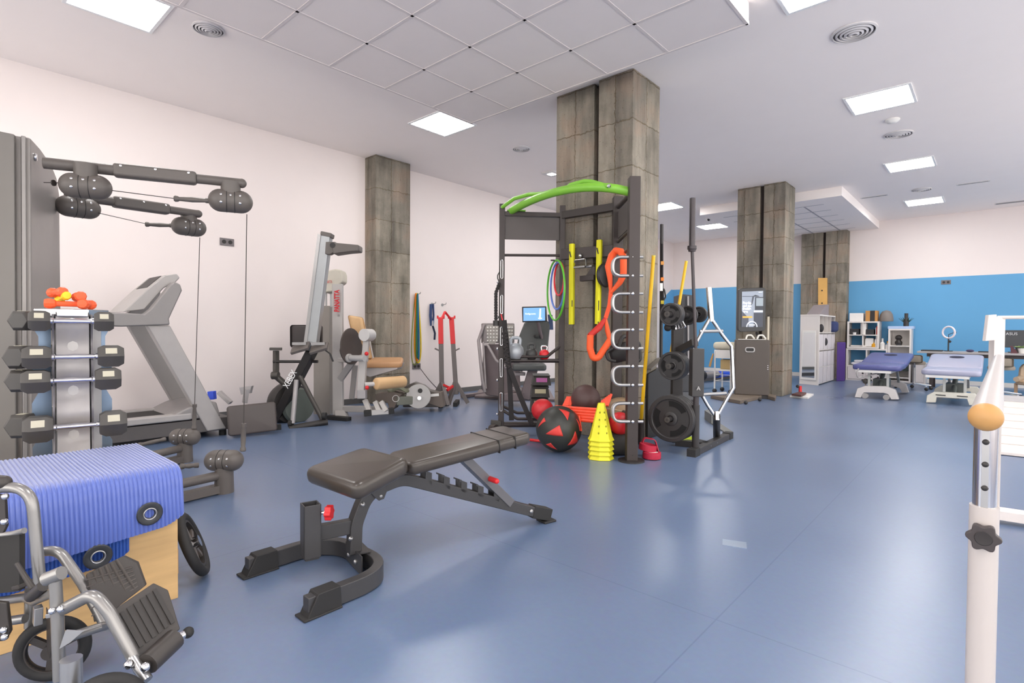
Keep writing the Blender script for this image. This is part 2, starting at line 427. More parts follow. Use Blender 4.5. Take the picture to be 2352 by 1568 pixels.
TILE = M('mineral tile', '#e8dfdc', .9, var=.02, scale=6, bump=.2); TBAR = M('grid bar', '#d9d0ce', .8)
SX0, SX1, SY0, SY1 = -4.545, -1.474, -3.9, 4.36
struct('trim_2', MB().box((SX0, SY0, ZS), (SX1, SY1, ZC)), TILE)        # dropped tile bulkhead
gr = MB()
for x in (-3.94, -3.337, -2.735, -2.133): gr.box((x - .012, SY0, ZS - .004), (x + .012, SY1, ZS + .01))
y = SY1 - .58
while y > SY0: gr.box((SX0, y - .012, ZS - .004), (SX1, y + .012, ZS + .01)); y -= .6
gr.box((SX0 - .004, SY0, ZS - .005), (SX0 + .018, SY1, ZS + .02)); gr.box((SX0, SY1 - .018, ZS - .005), (SX1, SY1 + .004, ZS + .02)); gr.box((SX1 - .018, SY0, ZS - .005), (SX1 + .004, SY1, ZS + .02))
struct('trim_3', gr, TBAR)
struct('trim_4', MB().box((-4.585, 10.87, ZS), (-2.06, WY, ZC)), CEIL)  # second bulkhead by the far wall
g2 = MB(); GREYB = M('grey grid bar', '#a9a4a8', .7)
for x in (-3.95, -3.35, -2.78): g2.box((x - .015, 11.4, ZS - .003), (x + .015, WY - .25, ZS + .01))
for k in range(6): g2.box((-4.3, 11.4 + .6 * k - .01, ZS - .003), (-2.45, 11.4 + .6 * k + .01, ZS + .01))
struct('trim_5', g2, GREYB)

# concrete pillars: two cast halves with the steel joint between them
JOINT = M('dark joint', '#3a2f2b', .7)
def pillar(x0, x1, y0, y1, gx, label, top=ZC, gw=.035):
    t = MB().box((x0, y0 + .03, 0), (gx - gw, y1, top)).box((gx + gw, y0, 0), (x1, y1, top))
    o = struct('concrete_pillar', t, CONC, bev=.008); o['label'] = label; o['category'] = 'pillar'
    j = struct('joint', MB().box((gx - gw, y0 + .10, 0), (gx + gw, y1 - .02, top)), JOINT, o); del j['kind']
pillar(-3.61, -2.66, 4.71, 5.26, -3.09, 'raw concrete pillar behind the black training rig')
pillar(-3.50, -2.70, 9.9, 10.48, -3.08, 'raw concrete pillar behind the kiosk with the upright screen')
pillar(-3.60, -2.63, 14.55, WY, -3.10, 'raw concrete pillar on the blue wall above the white cubby cabinet', ZS, .03)
o = struct('concrete_pillar', MB().box((WX, 4.57, 0), (-6.75, 5.19, ZC)), CONC, bev=.008); o['label'] = 'raw concrete pillar set against the pinkish white left wall'; o['category'] = 'pillar'

# ceiling panels
FRM = M('panel frame', '#efefef', .5)
def panel(x, y, label, first=[None]):
    if first[0] is None:
        t = thing('ceiling_light', label, 'ceiling light', (x, y, ZC), 'square ceiling lights')
        obj('frame', MB().box((x - .30, y - .30, ZC - .012), (x + .30, y - .275, ZC)).box((x - .30, y + .275, ZC - .012), (x + .30, y + .30, ZC)).box((x - .30, y - .275, ZC - .012), (x - .275, y + .275, ZC)).box((x + .275, y - .275, ZC - .012), (x + .30, y + .275, ZC)), FRM, t)
        obj('diffuser', MB().box((x - .275, y - .275, ZC - .008), (x + .275, y + .275, ZC - .001)), PANEL, t)
        first[0] = t
    else: dup(first[0], (x, y, ZC), 0, label)
panel(-5.16, 1.14, 'lit square ceiling panel over the treadmill, cut by the top edge of the picture')
panel(-5.14, 4.44, 'lit square ceiling panel at the corner of the tiled bulkhead')
panel(-5.10, 10.33, 'lit square ceiling panel beside the right edge of the big pillar')
panel(-5.18, 13.02, 'lit square ceiling panel under the small dome camera')
panel(-1.00, 4.42, 'lit square ceiling panel cut by the top edge right of the bulkhead corner')
panel(-1.00, 7.11, 'largest whole lit ceiling panel in the right-hand row')
panel(-1.03, 10.12, 'lit ceiling panel in the middle of the right-hand row')
panel(-1.10, 13.14, 'smallest lit ceiling panel, nearest the blue wall in the right-hand row')
for x, y in ((-1.0, 1.4), (-5.1, 7.4), (-5.16, -1.9), (-1.0, -1.6), (2.6, 1.4), (2.6, 5.0), (2.6, 9.0), (2.6, 13.0)): panel(x, y, 'lit square ceiling panel outside the picture')

VENT = M('vent white', '#d5d1d1', .6); VDK = M('vent shadow gap', '#4d4848', .8)
def vent(x, y, R, label, first=[None]):
    t = thing('round_vent', label, 'air vent', (x, y, ZC), 'round ceiling vents')
    obj('backing', MB().cyl((x, y, ZC - .003), (x, y, ZC), R * .97, 32), VDK, t)
    for k in range(5):
        r = R * (1 - .19 * k)
        obj('ring', MB().lathe((x, y, ZC), (0, 0, -1), [(r, .001), (r * .995, .010 + .003 * k), (r - .09 * R, .016 + .003 * k), (r - .10 * R, .001), (r, .001)], 36), VENT, t)
vent(-5.02, 1.74, .125, 'round slatted vent in the ceiling beside the nearest left ceiling light')
vent(-5.00, 5.76, .125, 'round slatted vent in the ceiling left of the big pillar')
vent(-.95, 5.37, .17, 'largest round slatted vent, ceiling at upper right')
vent(-.99, 8.49, .16, 'round slatted vent in the right-hand row behind the smoke detector')
vent(-1.05, 12.03, .15, 'smallest round vent, just above the farthest right-hand ceiling light')
d = thing('smoke_detector', 'flat round white smoke detector on the ceiling at right', 'smoke detector', (-.98, 7.87, ZC))
obj('base', MB().lathe((-.98, 7.87, ZC), (0, 0, -1), [(.075, 0), (.075, .012), (.05, .035), (.02, .042)], 24), WPL, d)
for a, b, yy, lab in ((-1.96, -1.57, 12.08, 'thin linear ceiling grille left of the farthest right-hand ceiling light'), (-.55, -.16, 12.05, 'thin linear ceiling grille right of the farthest round vent'), (-.07, .9, 14.3, 'wide linear grille in the ceiling by the blue wall, right edge')):
    t = thing('linear_grille', lab, 'air vent', ((a + b) / 2, yy, ZC), 'linear ceiling grilles'); w = .03 if yy < 14 else .07
    obj('slot', MB().box((a, yy - w, ZC - .004), (b, yy + w, ZC)), M('grille slot', '#8d898b', .7), t)
    obj('frame', MB().box((a - .02, yy - w - .02, ZC - .008), (b + .02, yy - w, ZC)).box((a - .02, yy + w, ZC - .008), (b + .02, yy + w + .02, ZC)).box((a - .02, yy - w, ZC - .008), (a, yy + w, ZC)).box((b, yy - w, ZC - .008), (b + .02, yy + w, ZC)), VENT, t)
t = thing('dome_camera', 'small white dome camera with a dark lens on the far ceiling', 'camera', (-4.85, 12.0, ZC))
obj('housing', MB().lathe((-4.85, 12, ZC), (0, 0, -1), [(.07, 0), (.07, .03), (.055, .06), (.03, .08)], 20), WPL, t); obj('lens', MB().ell((-4.84, 11.955, ZC - .05), .03, 12, 8), BLACK, t)
t = thing('downlight', 'small square ceiling fitting touching the left edge of the big pillar', 'ceiling light', (-5.38, 6.95, ZC))
obj('frame', MB().box((-5.5, 6.83, ZC - .03), (-5.26, 7.07, ZC)), VENT, t); obj('lamp', MB().box((-5.43, 6.9, ZC - .034), (-5.33, 7.0, ZC - .029)), PANEL, t)

SOCK = M('grey socket plate', '#716b6c', .5)
def socket(c, ax, n, label, ups=.04):   # ax along the plate, n out of the wall
    c, ax, n = V(c), V(ax), V(n)
    t = thing('wall_socket', label, 'socket', c, 'double wall sockets')
    obj('plate', MB().beam(c - ax * .082, c + ax * .082, .012, .09, (0, 0, 1)), SOCK, t, .003)
    for k in (-.036, .036):
        q = c + ax * k + n * .005
        obj('outlet', MB().lathe(q, n, [(.024, 0), (.024, .004), (.02, .004), (.018, .002), (.001, .002)], 18), M('socket hole', '#2e2b2b', .6), t)
socket((WX + .006, 2.63, 2.15), (0, 1, 0), (1, 0, 0), 'grey double socket high on the wall between the cable and the tall rower')
socket((WX + .006, 5.53, .50), (0, 1, 0), (1, 0, 0), 'grey double socket low on the wall under the resistance bands')
socket((-.84, WY - .010, 2.175), (1, 0, 0), (0, -1, 0), 'grey double socket at the top of the blue wall paint')
# ---------------------------------------------------------------- weight bench in the foreground
BA = math.radians(76.4); BO = V((-2.17, 1.42, 0)); BS = V((math.cos(BA), math.sin(BA), 0)); BT = V((math.sin(BA), -math.cos(BA), 0))
def B(s, t, z): return BO + BS * s + BT * t + V((0, 0, z))
def basis(x, z):                                            # 3x3 with columns x, y = z cross x, z
    x = V(x).normalized(); z = V(z); y = z.cross(x).normalized(); z = x.cross(y)
    return Matrix((x, y, z)).transposed()
t = thing('weight_bench', 'black adjustable weight bench with a stepped frame in the foreground', 'bench', BO)
FRAME = M('bench frame grey', '#3f3e3f', .42, .15, var=.06)
ya = math.radians(91); up = basis((math.cos(ya), math.sin(ya), .19), (0, 0, 1)); sp_ = MB().pad((0, 0, 0), (.315, .43, .078), None, .03, 4, .05)
sp_.v = [V((-2.145, 1.365, .456)) + up @ V((p.x, p.y * (1 - .28 * (p.x + .157) / .315 * .6), p.z)) for p in sp_.v]
seat = obj('seat', sp_, VINYL, t)
obj('seat_post', MB().beam(B(.165, 0, .37), B(.165, 0, .455), .05, .055, BS), FRAME, t, .004)
up2 = basis(BS + V((0, 0, .105)), (0, 0, 1)); back = obj('backrest', MB().pad(B(.505, 0.0, .489), (.71, .285, .062), up2, .022, 4, .045), VINYL, t)
c = up2.col[0]; st = MB()
for s_ in (.14, .24): st.add(*(lambda q: (q.v, q.f))(MB().pad(B(.505, 0, .489) + c * s_, (.007, .29, .066), up2, .003, 2, .004)))
obj('seam', st, M('seam black', '#191716', .6), back)
obj('seat_rail', MB().beam(B(-.12, 0, .375), B(.19, 0, .425), .05, .04), FRAME, t, .004)
obj('back_rail', MB().beam(B(.14, 0, .425), B(.75, 0, .49), .05, .045), FRAME, t, .004)
main = fillet([B(-.06, 0, .075), B(-.055, 0, .21), B(.0, 0, .345), B(.17, 0, .385), B(.30, 0, .335)], .16, 7) + [B(.9, 0, .10), B(1.02, 0, .055)]
obj('spine', MB().rail(main, .055, .062, BT), FRAME, t, .004)
Fl, Fr = V((-2.468, 1.0, .042)), V((-1.945, 1.005, .042))
upath = fillet([Fl, V((-2.47, 1.41, .042)), V((-1.945, 1.41, .042)), Fr], .26, 10)
obj('front_foot', MB().rail(upath, .045, .075), FRAME, t, .004)
for p in (Fl + V((0, .03, 0)), Fr + V((0, .035, 0))):
    obj('foot_cap', MB().prism([(p.x - .034, p.y + .10, 0), (p.x - .034, p.y - .045, 0), (p.x - .034, p.y - .04, .014), (p.x - .034, p.y + .0, .088), (p.x - .034, p.y + .095, .088)], (.068, 0, 0)).box((p.x - .04, p.y - .06, 0), (p.x + .04, p.y + .10, .009)), RUB, t, .004)
e = B(1.06, 0, .045); obj('foot_cap', MB().beam(B(.95, 0, .080), B(1.075, 0, .040), .070, .068).beam(B(1.02, 0, .006), B(1.105, 0, .006), .085, .012), RUB, t, .004)
pk = MB(); q = B(-.255, .015, .06)
for dx, dy, w, h in ((-.033, 0, .006, .072), (.033, 0, .006, .072), (0, -.033, .072, .006), (0, .033, .072, .006)): pk.obox(q + BS * dx + BT * dy + V((0, 0, .165)), (w, h, .23), 76.4)
pk.obox(q + V((0, 0, .09)), (.06, .06, .10), 76.4)
obj('attachment_socket', pk, FRAME, t, .002)
obj("attachment_strut", MB().beam(B(-.225, .01, .205), B(-.075, 0, .20), .04, .065), FRAME, t, .004)
obj('joint_plate', MB().beam(B(-.06, -.11, .05), B(-.06, .11, .05), .085, .006, BS).beam(B(-.06, 0, .086), B(.0, 0, .086), .12, .006), FRAME, t)
kb = MB(); kd = V((RGT.x, RGT.y, 0)).normalized(); ko = B(-.255, .015, .30) + kd * .048
kb.lathe(ko, kd, [(.008, -.03), (.008, .012), (.013, .012), (.013, .02)], 14); obj('knob_stem', kb, CHROME, t)
kk = MB(); prof = []
kc = ko + kd * .018; xx, yy = frame(kd)
ptsk = [kc + (xx * math.cos(a) + yy * math.sin(a)) * (.030 + .004 * math.cos(6 * a)) for a in [2 * PI * i / 36 for i in range(36)]]
obj('knob', kk.prism(ptsk, kd * .028), RED, t, .003)
br = MB().beam(B(.50, 0.0, .45), B(.80, 0.0, .155), .045, .075, BT)
obj('support_strut', br, M('bench strut grey', '#6a696c', .38, .3), t, .003)
obj('pull_pin', MB().caps(B(.655, .03, .315), B(.655, .10, .317), .014), RED, t)
cl = MB()
for i in range(5):
    s_ = .285 + .1 * i; z = .375 - .0392 * i
    for k in (-.028, .028): cl.prism([B(s_, k - .003, z - .02), B(s_ + .034, k - .003, z - .04), B(s_ + .034, k - .003, z + .018), B(s_ - .012, k - .003, z + .04), B(s_ - .012, k - .003, z + .032), B(s_, k - .003, z + .026)], BT * .006)
obj('notch_plate', cl, FRAME, t)
hp = MB()
for k in (-.034, .034): hp.prism([B(-.03, k, .40), B(.06, k, .40), B(.085, k, .345), B(.07, k, .31), B(.045, k, .305), B(.02, k, .33)], BT * .006)
obj('hinge_plate', hp, FRAME, t, .002)
bo = MB()
for s_, z in ((.055, .325), (.14, .435), (-.06, .42), (-.03, .30), (-.085, .155), (.93, .09)): bo.lathe(B(s_, .030, z), BT, [(.011, 0), (.011, .006), (.006, .012), (.001, .013)], 10)
for k in (-.02, .075): bo.lathe(B(-.063, k - .03, .05), -BS, [(.011, 0), (.011, .006), (.006, .012), (.001, .013)], 10)
obj('bolt', bo, STEEL, t)

# ---------------------------------------------------------------- plywood box with two folded mats over it
X0, X1, Y0, Y1, HB = -3.05, -2.47, -.12, .73, .505
t = thing('plyo_box', 'plywood jump box under the blue ribbed mats', 'box', ((X0 + X1) / 2, (Y0 + Y1) / 2, 0))
bx = MB()
for a in (0, 1):
    x = (X1 - .018, X0)[a]; bx.box((x, Y0, 0), (x + .018, Y1, HB))
obj('side_panel', bx, WOOD, t, .002)
obj('end_panel', MB().box((X0 + .019, Y1 - .018, 0), (X1 - .019, Y1, HB - .02)), WOOD, t, .002); obj('end_panel', MB().box((X0 + .019, Y0, 0), (X1 - .019, Y0 + .018, HB - .02)), WOOD, t, .002)
obj('top_panel', MB().box((X0 + .019, Y0 + .019, HB - .018), (X1 - .019, Y1 - .019, HB)), WOOD, t)
obj('finger_joint', MB().box((X1 - .0175, Y1 - .002, .33), (X1 - .001, Y1 + .0015, .43)).box((X1 - .0175, Y1 - .002, .10), (X1 - .001, Y1 + .0015, .2)), M('plywood end grain', '#a67a42', .7), t)

def mat_mesh(y0, y1, x_back, drop, z0, bulge, skew, th=.012, ribs=64, xf=X1):
    R = .07; L1 = xf - R * .3 - x_back; Larc = R * PI / 2; Lh = drop - R; tot = L1 + Larc + Lh
    def path(l, v):
        y = y0 + (y1 - y0) * v
        if l < L1: p = V((x_back + l, y, z0 + R * 0)); n = V((0, 0, 1))
        elif l < L1 + Larc: a = (l - L1) / R; p = V((x_back + L1 + R * math.sin(a), y, z0 - R + R * math.cos(a))); n = V((math.sin(a), 0, math.cos(a)))
        else: k = l - L1 - Larc; p = V((x_back + L1 + R + bulge * math.sin(min(1, k / .25) * PI), y, z0 - R - k)); n = V((1, 0, 0))
        return p, n
    def f(u, v):
        l = u * (tot + skew * (1 - v)); p, n = path(min(l, tot + skew), v)
        cr = 0
        if v > .9: cr = (v - .9) / .1
        if u > .93: p.z += .03 * cr * cr * (u - .93) / .07
        return p + n * (.0048 * abs(math.sin(v * ribs * PI)))
    def nf(u, v): return path(u * (tot + skew * (1 - v)), v)[1] * -th
    return MB().sheet(f, nf, 1, 46, ribs * 4), path, tot, skew
MATB = M('blue foam mat', '#4a61b0', .34, var=.04, spec=.7, sheen=.6); MATD = M('deep blue foam mat', '#2f56a8', .6, var=.04); GROM = M('grommet rubber', '#2a2c30', .45)
def mat(name, label, args, mt, gy, gdrop):
    mb, path, tot, skew = mat_mesh(**args)
    o = one(name, mb, mt, label, 'mat', 'exercise mats on the plywood box', loc=(args['x_back'] + .2, (args['y0'] + args['y1']) / 2, args['z0']), sharp=70)
    p = V((X1 + .07 - .021 + args['bulge'] * .6 + .010, gy, args['z0'] - gdrop))
    gm = MB().lathe(p + V((.0, 0, 0)), (1, 0, 0), [(.016, 0), (.043, 0), (.044, .004), (.04, .008), (.026, .009), (.021, .006), (.016, .0)], 32)
    obj('grommet', gm, GROM, o); obj('eyelet', MB().ring(p + V((.007, 0, 0)), (1, 0, 0), .021, .0028, 30, 8), STEEL, o)
    return o
mat('exercise_mat', 'lighter blue ribbed mat draped over the plywood box, on top', dict(y0=-.15, y1=.735, x_back=-3.06, drop=.215, z0=.545, bulge=.012, skew=.075), MATB, .615, .155)
mat('exercise_mat', 'darker blue mat showing below the draped top mat', dict(y0=-.15, y1=.56, x_back=-2.62, drop=.30, z0=.522, bulge=.0, skew=.04, xf=X1 - .030), MATD, .455, .25)

# ---------------------------------------------------------------- loose wheel leaning behind the box
t = thing('spoked_wheel', 'black spoked wheel leaning on the far side of the plywood box', 'wheel', (-2.62, .86, 0))
wc = V((-2.63, .835, .148)); wa = V((.34, .86, .36)).normalized()
obj('tyre', MB().ring(wc, wa, .128, .021, 44, 12), RUB, t)
obj('rim', MB().lathe(wc - wa * .012, wa, [(.098, 0), (.109, 0), (.109, .024), (.098, .024), (.098, 0)], 40), BLACK, t)
hx, hy = frame(wa); sp = MB()
for k in range(5): a = 2 * PI * k / 5 + .3; dd = hx * math.cos(a) + hy * math.sin(a); sp.beam(wc + dd * .02, wc + dd * .102, .022, .012, wa)
obj('spoke', sp, CHAR, t, .003); obj('hub', MB().cyl(wc - wa * .03, wc + wa * .03, .026), CHROME, t)

# ---------------------------------------------------------------- wheelchair at the lower left
WT = M('wheelchair tube', '#8f8d8b', .3, .6); WB = M('wheelchair black plastic', '#37322f', .45, var=.1)
t = thing('wheelchair', 'grey tube wheelchair with two raised black footplates at lower left', 'wheelchair', G(130, 1560))
D = OND
obj('arm_frame', MB().tube(fillet([D(-60, 1122, 1.62), D(72, 1117, 1.62), D(94, 1365, 1.62)], .075, 8), .0155), WT, t)
obj('arm_pad', MB().caps(D(-70, 1103, 1.60), D(8, 1108, 1.62), .021), WB, t)
obj('back_upholstery', MB().sheet(lambda u, v: D(-80 + 138 * u, 1222 + 128 * v + 6 * math.sin(u * PI), 1.66), lambda u, v: FWD * -1, .02, 6, 6), M('black nylon', '#2d2b29', .75), t)
obj('skirt_guard', MB().tube([D(-60, 1235, 1.65), D(28, 1226, 1.65), D(56, 1218, 1.645)], .009), WT, t)
obj('bracket', MB().prism([D(-30, 1134, 1.61), D(10, 1136, 1.61), D(14, 1208, 1.61), D(6, 1224, 1.61), D(-30, 1226, 1.61)], FWD * .01), WB, t, .002)
obj('front_post', MB().tube([D(126, 1322, 1.52), D(132, 1420, 1.52), D(137, 1560, 1.52)], .0155), WT, t)
obj('front_post', MB().tube([D(70, 1345, 1.70), D(68, 1440, 1.70)], .0145), WT, t)
obj('post_cap', MB().tube([D(105, 1330, 1.515), D(142, 1315, 1.515)], .019), WT, t)
obj('seat_rail', MB().tube([D(-60, 1388, 1.66), D(58, 1372, 1.66), D(78, 1380, 1.62), D(120, 1362, 1.53)], .013), WT, t)
obj('cross_bar', MB().tube([D(-60, 1438, 1.66), D(58, 1420, 1.66)], .0135), WT, t)
obj('seat_sling', MB().beam(D(-70, 1362, 1.7), D(62, 1340, 1.66), .05, .014), WB, t, .003)
obj('brake_lever', MB().tube([D(38, 1293, 1.58), D(75, 1350, 1.57)], [.006, .008]).tube([D(70, 1370, 1.56), D(100, 1345, 1.54)], .016), WB, t)
obj('swing_bracket', MB().beam(D(86, 1432, 1.56), D(88, 1392, 1.56), .03, .02).beam(D(112, 1412, 1.53), D(140, 1408, 1.52), .02, .012), STEEL, t, .002)
def footrest(dn, pts_tube, plate, hz, hinge, lab=None):
    obj('footrest_tube', MB().tube(fillet([D(*p) for p in pts_tube], .09, 8), .0165, 12), WT, t)
    pl = [D(*p) for p in plate]; n = (pl[1] - pl[0]).cross(pl[-1] - pl[0]).normalized()
    if n.dot(FWD) > 0: n = -n
    o = obj('footplate', MB().prism(pl, -n * .012), WB, t, .003)
    rb = MB(); a, b, c_ = pl[0], pl[1], pl[-1]; ex = b - a; ey = c_ - a
    for k in range(6):
        f = .16 + .155 * k; rb.beam(a + ex * f + ey * .12 + n * .002, a + ex * f * .98 + ey * .86 + n * .002, .010, .006, n)
    obj('tread_rib', rb, M('footplate rib', '#2a2624', .5), o)
    obj('heel_tube', MB().tube([D(*hz[0]), D(*hz[1])], .030, 14), WB, t)
    obj('heel_rod', MB().tube([D(*hz[1]), D(*hz[2])], .011), CHROME, t); obj('end_cap', MB().ell(D(*hz[2]), .016, 12, 8), RUB, t)
    bl = MB()
    for h in hinge: bl.ell(D(*h), .013, 12, 8)
    obj('hinge_bolt', bl, CHROME, t)
obj('footrest_stem', MB().tube([D(300, 1503, 1.50), D(338, 1562, 1.47)], .0145), STEEL, t)
footrest(1.5, [(146, 1398, 1.52), (215, 1362, 1.5), (250, 1405, 1.5), (308, 1512, 1.5)], [(256, 1403, 1.53), (353, 1338, 1.62), (386, 1354, 1.64), (414, 1444, 1.60), (318, 1512, 1.51)], [(340, 1524, 1.49), (402, 1466, 1.58), (432, 1452, 1.61)], [(296, 1526, 1.47), (334, 1531, 1.47)])
fp = [D(*p) for p in ((196, 1319, 1.72), (282, 1277, 1.80), (314, 1292, 1.82), (333, 1345, 1.80), (262, 1400, 1.72), (215, 1430, 1.70))]
obj('footrest_tube', MB().tube(fillet([D(84, 1268, 1.74), D(135, 1262, 1.74), D(190, 1340, 1.73), D(245, 1440, 1.71)], .07, 8), .0155, 12), WT, t)
o = obj('footplate', MB().prism(fp, FWD * .012), WB, t, .003); gr = MB(); nn = -FWD
for k in range(6):
    f = .1 + .15 * k; a = fp[0].lerp(fp[1], f); b = fp[5].lerp(fp[3], f); gr.beam(a + nn * .004, a.lerp(b, .9) + nn * .004, .004, .008, nn)
    a = fp[0].lerp(fp[5], f); b = fp[2].lerp(fp[3], f); gr.beam(a + nn * .004, a.lerp(b, .9) + nn * .004, .004, .008, nn)
obj('lattice_rib', gr, M('footplate lattice', '#514b47', .5), o)
obj('strut', MB().tube([D(137, 1470, 1.52), D(226, 1441, 1.60), D(245, 1436, 1.66)], .013), WT, t)
obj('strut', MB().prism([D(136, 1490, 1.51), D(150, 1448, 1.515), D(190, 1450, 1.52), D(160, 1476, 1.515)], FWD * .006), STEEL, t)
def caster(c, ax, r, first=[0]):
    c, ax = V(c), V(ax).normalized(); x, y = frame(ax)
    w = obj('caster_wheel', MB().ring(c, ax, r - .018, .018, 40, 10), RUB, t)
    sp = MB()
    for k in range(3): a = 2 * PI * k / 3 + .4; d_ = x * math.cos(a) + y * math.sin(a); sp.beam(c - d_ * .01, c + d_ * (r - .03), .02, .014, ax)
    sp.lathe(c - ax * .012, ax, [(r - .034, 0), (r - .026, 0), (r - .026, .024), (r - .034, .024), (r - .034, 0)], 36); sp.cyl(c - ax * .03, c + ax * .03, .022)
    obj('spoke', sp, WB, w)
    return w
ca = (RGT * .38 - FWD * .9); ca.z = 0; ca.normalize(); c1 = G(122, 1488, .101)
caster(c1, ca, .1); obj('fork', MB().prism([c1 + ca * .035 + V((-.02, 0, 0)), c1 + ca * .035 + V((.03, 0, 0)), c1 + ca * .035 + V((.10, 0, .125)), c1 + ca * .035 + V((-.02, 0, .14))], ca * .006).prism([c1 - ca * .041 + V((-.02, 0, 0)), c1 - ca * .041 + V((.03, 0, 0)), c1 - ca * .041 + V((.10, 0, .125)), c1 - ca * .041 + V((-.02, 0, .14))], ca * .006), WB, t, .002)
c2 = G(243, 1548, .2); c2.z = .101; caster(c2, ca, .1)
obj('caster_stem', MB().tube([D(164, 1600, 1.42), D(163, 1512, 1.42)], .025, 14), STEEL, t)
obj('push_wheel_bracket', MB().prism([D(-20, 1380, 1.58), D(14, 1384, 1.58), D(22, 1450, 1.58), D(10, 1472, 1.58), D(-20, 1476, 1.58)], FWD * .012), WB, t, .003)
bl = MB()
for h in ((9, 1446, 1.575), (11, 1462, 1.575), (12, 1140, 1.6), (10, 1198, 1.6), (120, 1402, 1.5), (140, 1398, 1.5)): bl.ell(D(*h), .010, 12, 8)
obj('bolt', bl, CHROME, t)

# ---------------------------------------------------------------- dumbbell tower behind the box
TP = V((-3.27, .53, 0)); td = V((-TP.x, -TP.y, 0)).normalized(); tr = V((-td.y, td.x, 0))    # td faces the camera, tr runs to the right
tr = -tr if tr.dot(RGT) < 0 else tr
t = thing('dumbbell_tower', 'tall grey dumbbell tower behind the plywood box', 'dumbbell rack', TP)
def T(a, f, z): return TP + tr * a + td * f + V((0, 0, z))
obj('column', MB().prism([T(-.055, .03, .0), T(.055, .03, .0), T(.11, -.05, .0), T(.075, -.13, 0), T(-.01, -.13, 0), T(-.065, -.04, 0)], (0, 0, 1.15)), LSILV, t, .004)
fr_ = MB()
for i in range(13):
    pass
fr_.sheet(lambda u, v: T(-.06 + .12 * v, .055 - .02 * math.sin(v * PI) + .012 * math.sin(u * 34), .02 + 1.13 * u), lambda u, v: td, .004, 90, 8)
obj('front_panel', fr_, SILV, t)
for s_ in (-1, 1):
    pts = []
    zs = [0.0] + [.06 + .103 * k for k in range(11)]
    for k in range(23):
        z = .02 + 1.14 * k / 22; pts.append(T(s_ * .066, .055 + (.035 if k % 4 in (1, 2) else .0), z))
    pts += [T(s_ * .066, -.03, 1.16), T(s_ * .066, -.03, .02)]
    obj('cradle_plate', MB().prism(pts, tr * (.008 * s_)), M('cradle dark', '#6d6a6d', .4, .3), t)
    pts = []
    for k in range(23):
        z = .02 + 1.14 * k / 22; o_ = .035 if k % 4 in (1, 2) else 0; pts.append(T(s_ * (.125 + o_ * .7), -.06 + o_ * .5, z))
    pts += [T(s_ * .08, -.06, 1.16), T(s_ * .08, -.06, .02)]
    obj('cradle_plate', MB().prism(pts, td * .008), M('cradle blue steel', '#7f93ab', .3, .5), t)
cp = [T(.15 * math.cos(a), -.05 + .13 * math.sin(a), 1.15) for a in [2 * PI * k / 8 + .39 for k in range(8)]]
obj('top_cap', MB().prism(cp, (0, 0, .035)), CHROME, t, .004)
HEX = M('hex dumbbell rubber', '#45423f', .5, var=.08); PLATE = M('pale weight plate', '#b7b2a0', .5)
def dumbbell(p, ax, gap, hw, hr, label, name='hex_dumbbell', mats=None):
    p, ax = V(p), V(ax).normalized(); x, y = frame(ax); t = thing(name, label, 'dumbbell', p, 'hex dumbbells on the tower')
    for s_ in (-1, 1):
        h = MB(); c0 = p + ax * s_ * gap / 2
        prof = [(hr * .78, 0), (hr, hw * .22), (hr, hw * .78), (hr * .74, hw)]
        vs = []; 
        for r, l in prof:
            for k in range(6): a = PI / 3 * k + PI / 6 * 0; vs.append(c0 + ax * s_ * l + (x * math.cos(a) + y * math.sin(a)) * r)
        fs = [[i * 6 + k, i * 6 + (k + 1) % 6, i * 6 + 6 + (k + 1) % 6, i * 6 + 6 + k] for i in range(3) for k in range(6)] + [[5, 4, 3, 2, 1, 0], [18, 19, 20, 21, 22, 23]]
        o = obj('head', h.add(vs, fs), HEX, t, .002)
        # printed square on the facet turned to the camera
        a = PI / 6; best = max(range(6), key=lambda k: ((x * math.cos(PI / 3 * k + a) + y * math.sin(PI / 3 * k + a)).dot(-FWD + V((0, 0, .55)))))
        n = x * math.cos(PI / 3 * best + a) + y * math.sin(PI / 3 * best + a); c_ = c0 + ax * s_ * hw * .5 + n * hr * .868
        obj('weight_label', MB().beam(c_ - ax * hw * .22, c_ + ax * hw * .22, hr * .5, .003, n), PLATE, o)
    g = MB().lathe(p - ax * (gap / 2 + .004), ax, [(.015, 0), (.015, .012), (.0115, .016), (.0115, gap * .3), (.014, gap * .5), (.0115, gap * .7), (.0115, gap - .008), (.015, gap - .004), (.015, gap + .008)], 16)
    obj('handle', g, CHROME, t)
    return t
for z, gap, hw, hr, a0, lab in ((1.128, .155, .075, .052, .0, 'smallest hex dumbbell, top of the tower front'), (.965, .165, .10, .058, .008, 'second hex dumbbell down on the tower front'), (.858, .158, .10, .058, .0, 'third hex dumbbell down on the tower front'), (.645, .165, .105, .066, .012, 'lowest and largest hex dumbbell on the tower front')):
    dumbbell(T(a0, .108, z), tr, gap, hw, hr, lab)
dl = (tr * -.8 + td * .45).normalized()
for z, hw, hr, lab in ((1.128, .07, .05, 'hex dumbbell end at the tower back left, top'), (.965, .10, .058, 'hex dumbbell end at the tower back left, second down'), (.858, .09, .056, 'hex dumbbell end at the tower back left, third down'), (.655, .09, .06, 'hex dumbbell end at the tower back left, lowest')):
    dumbbell(T(-.125, -.085, z), (tr * .45 - td * .9), .155, hw, hr, lab)
NEO = M('orange neoprene', '#ea5a2c', .5, var=.05); NEY = M('yellow neoprene', '#f2c81e', .5)
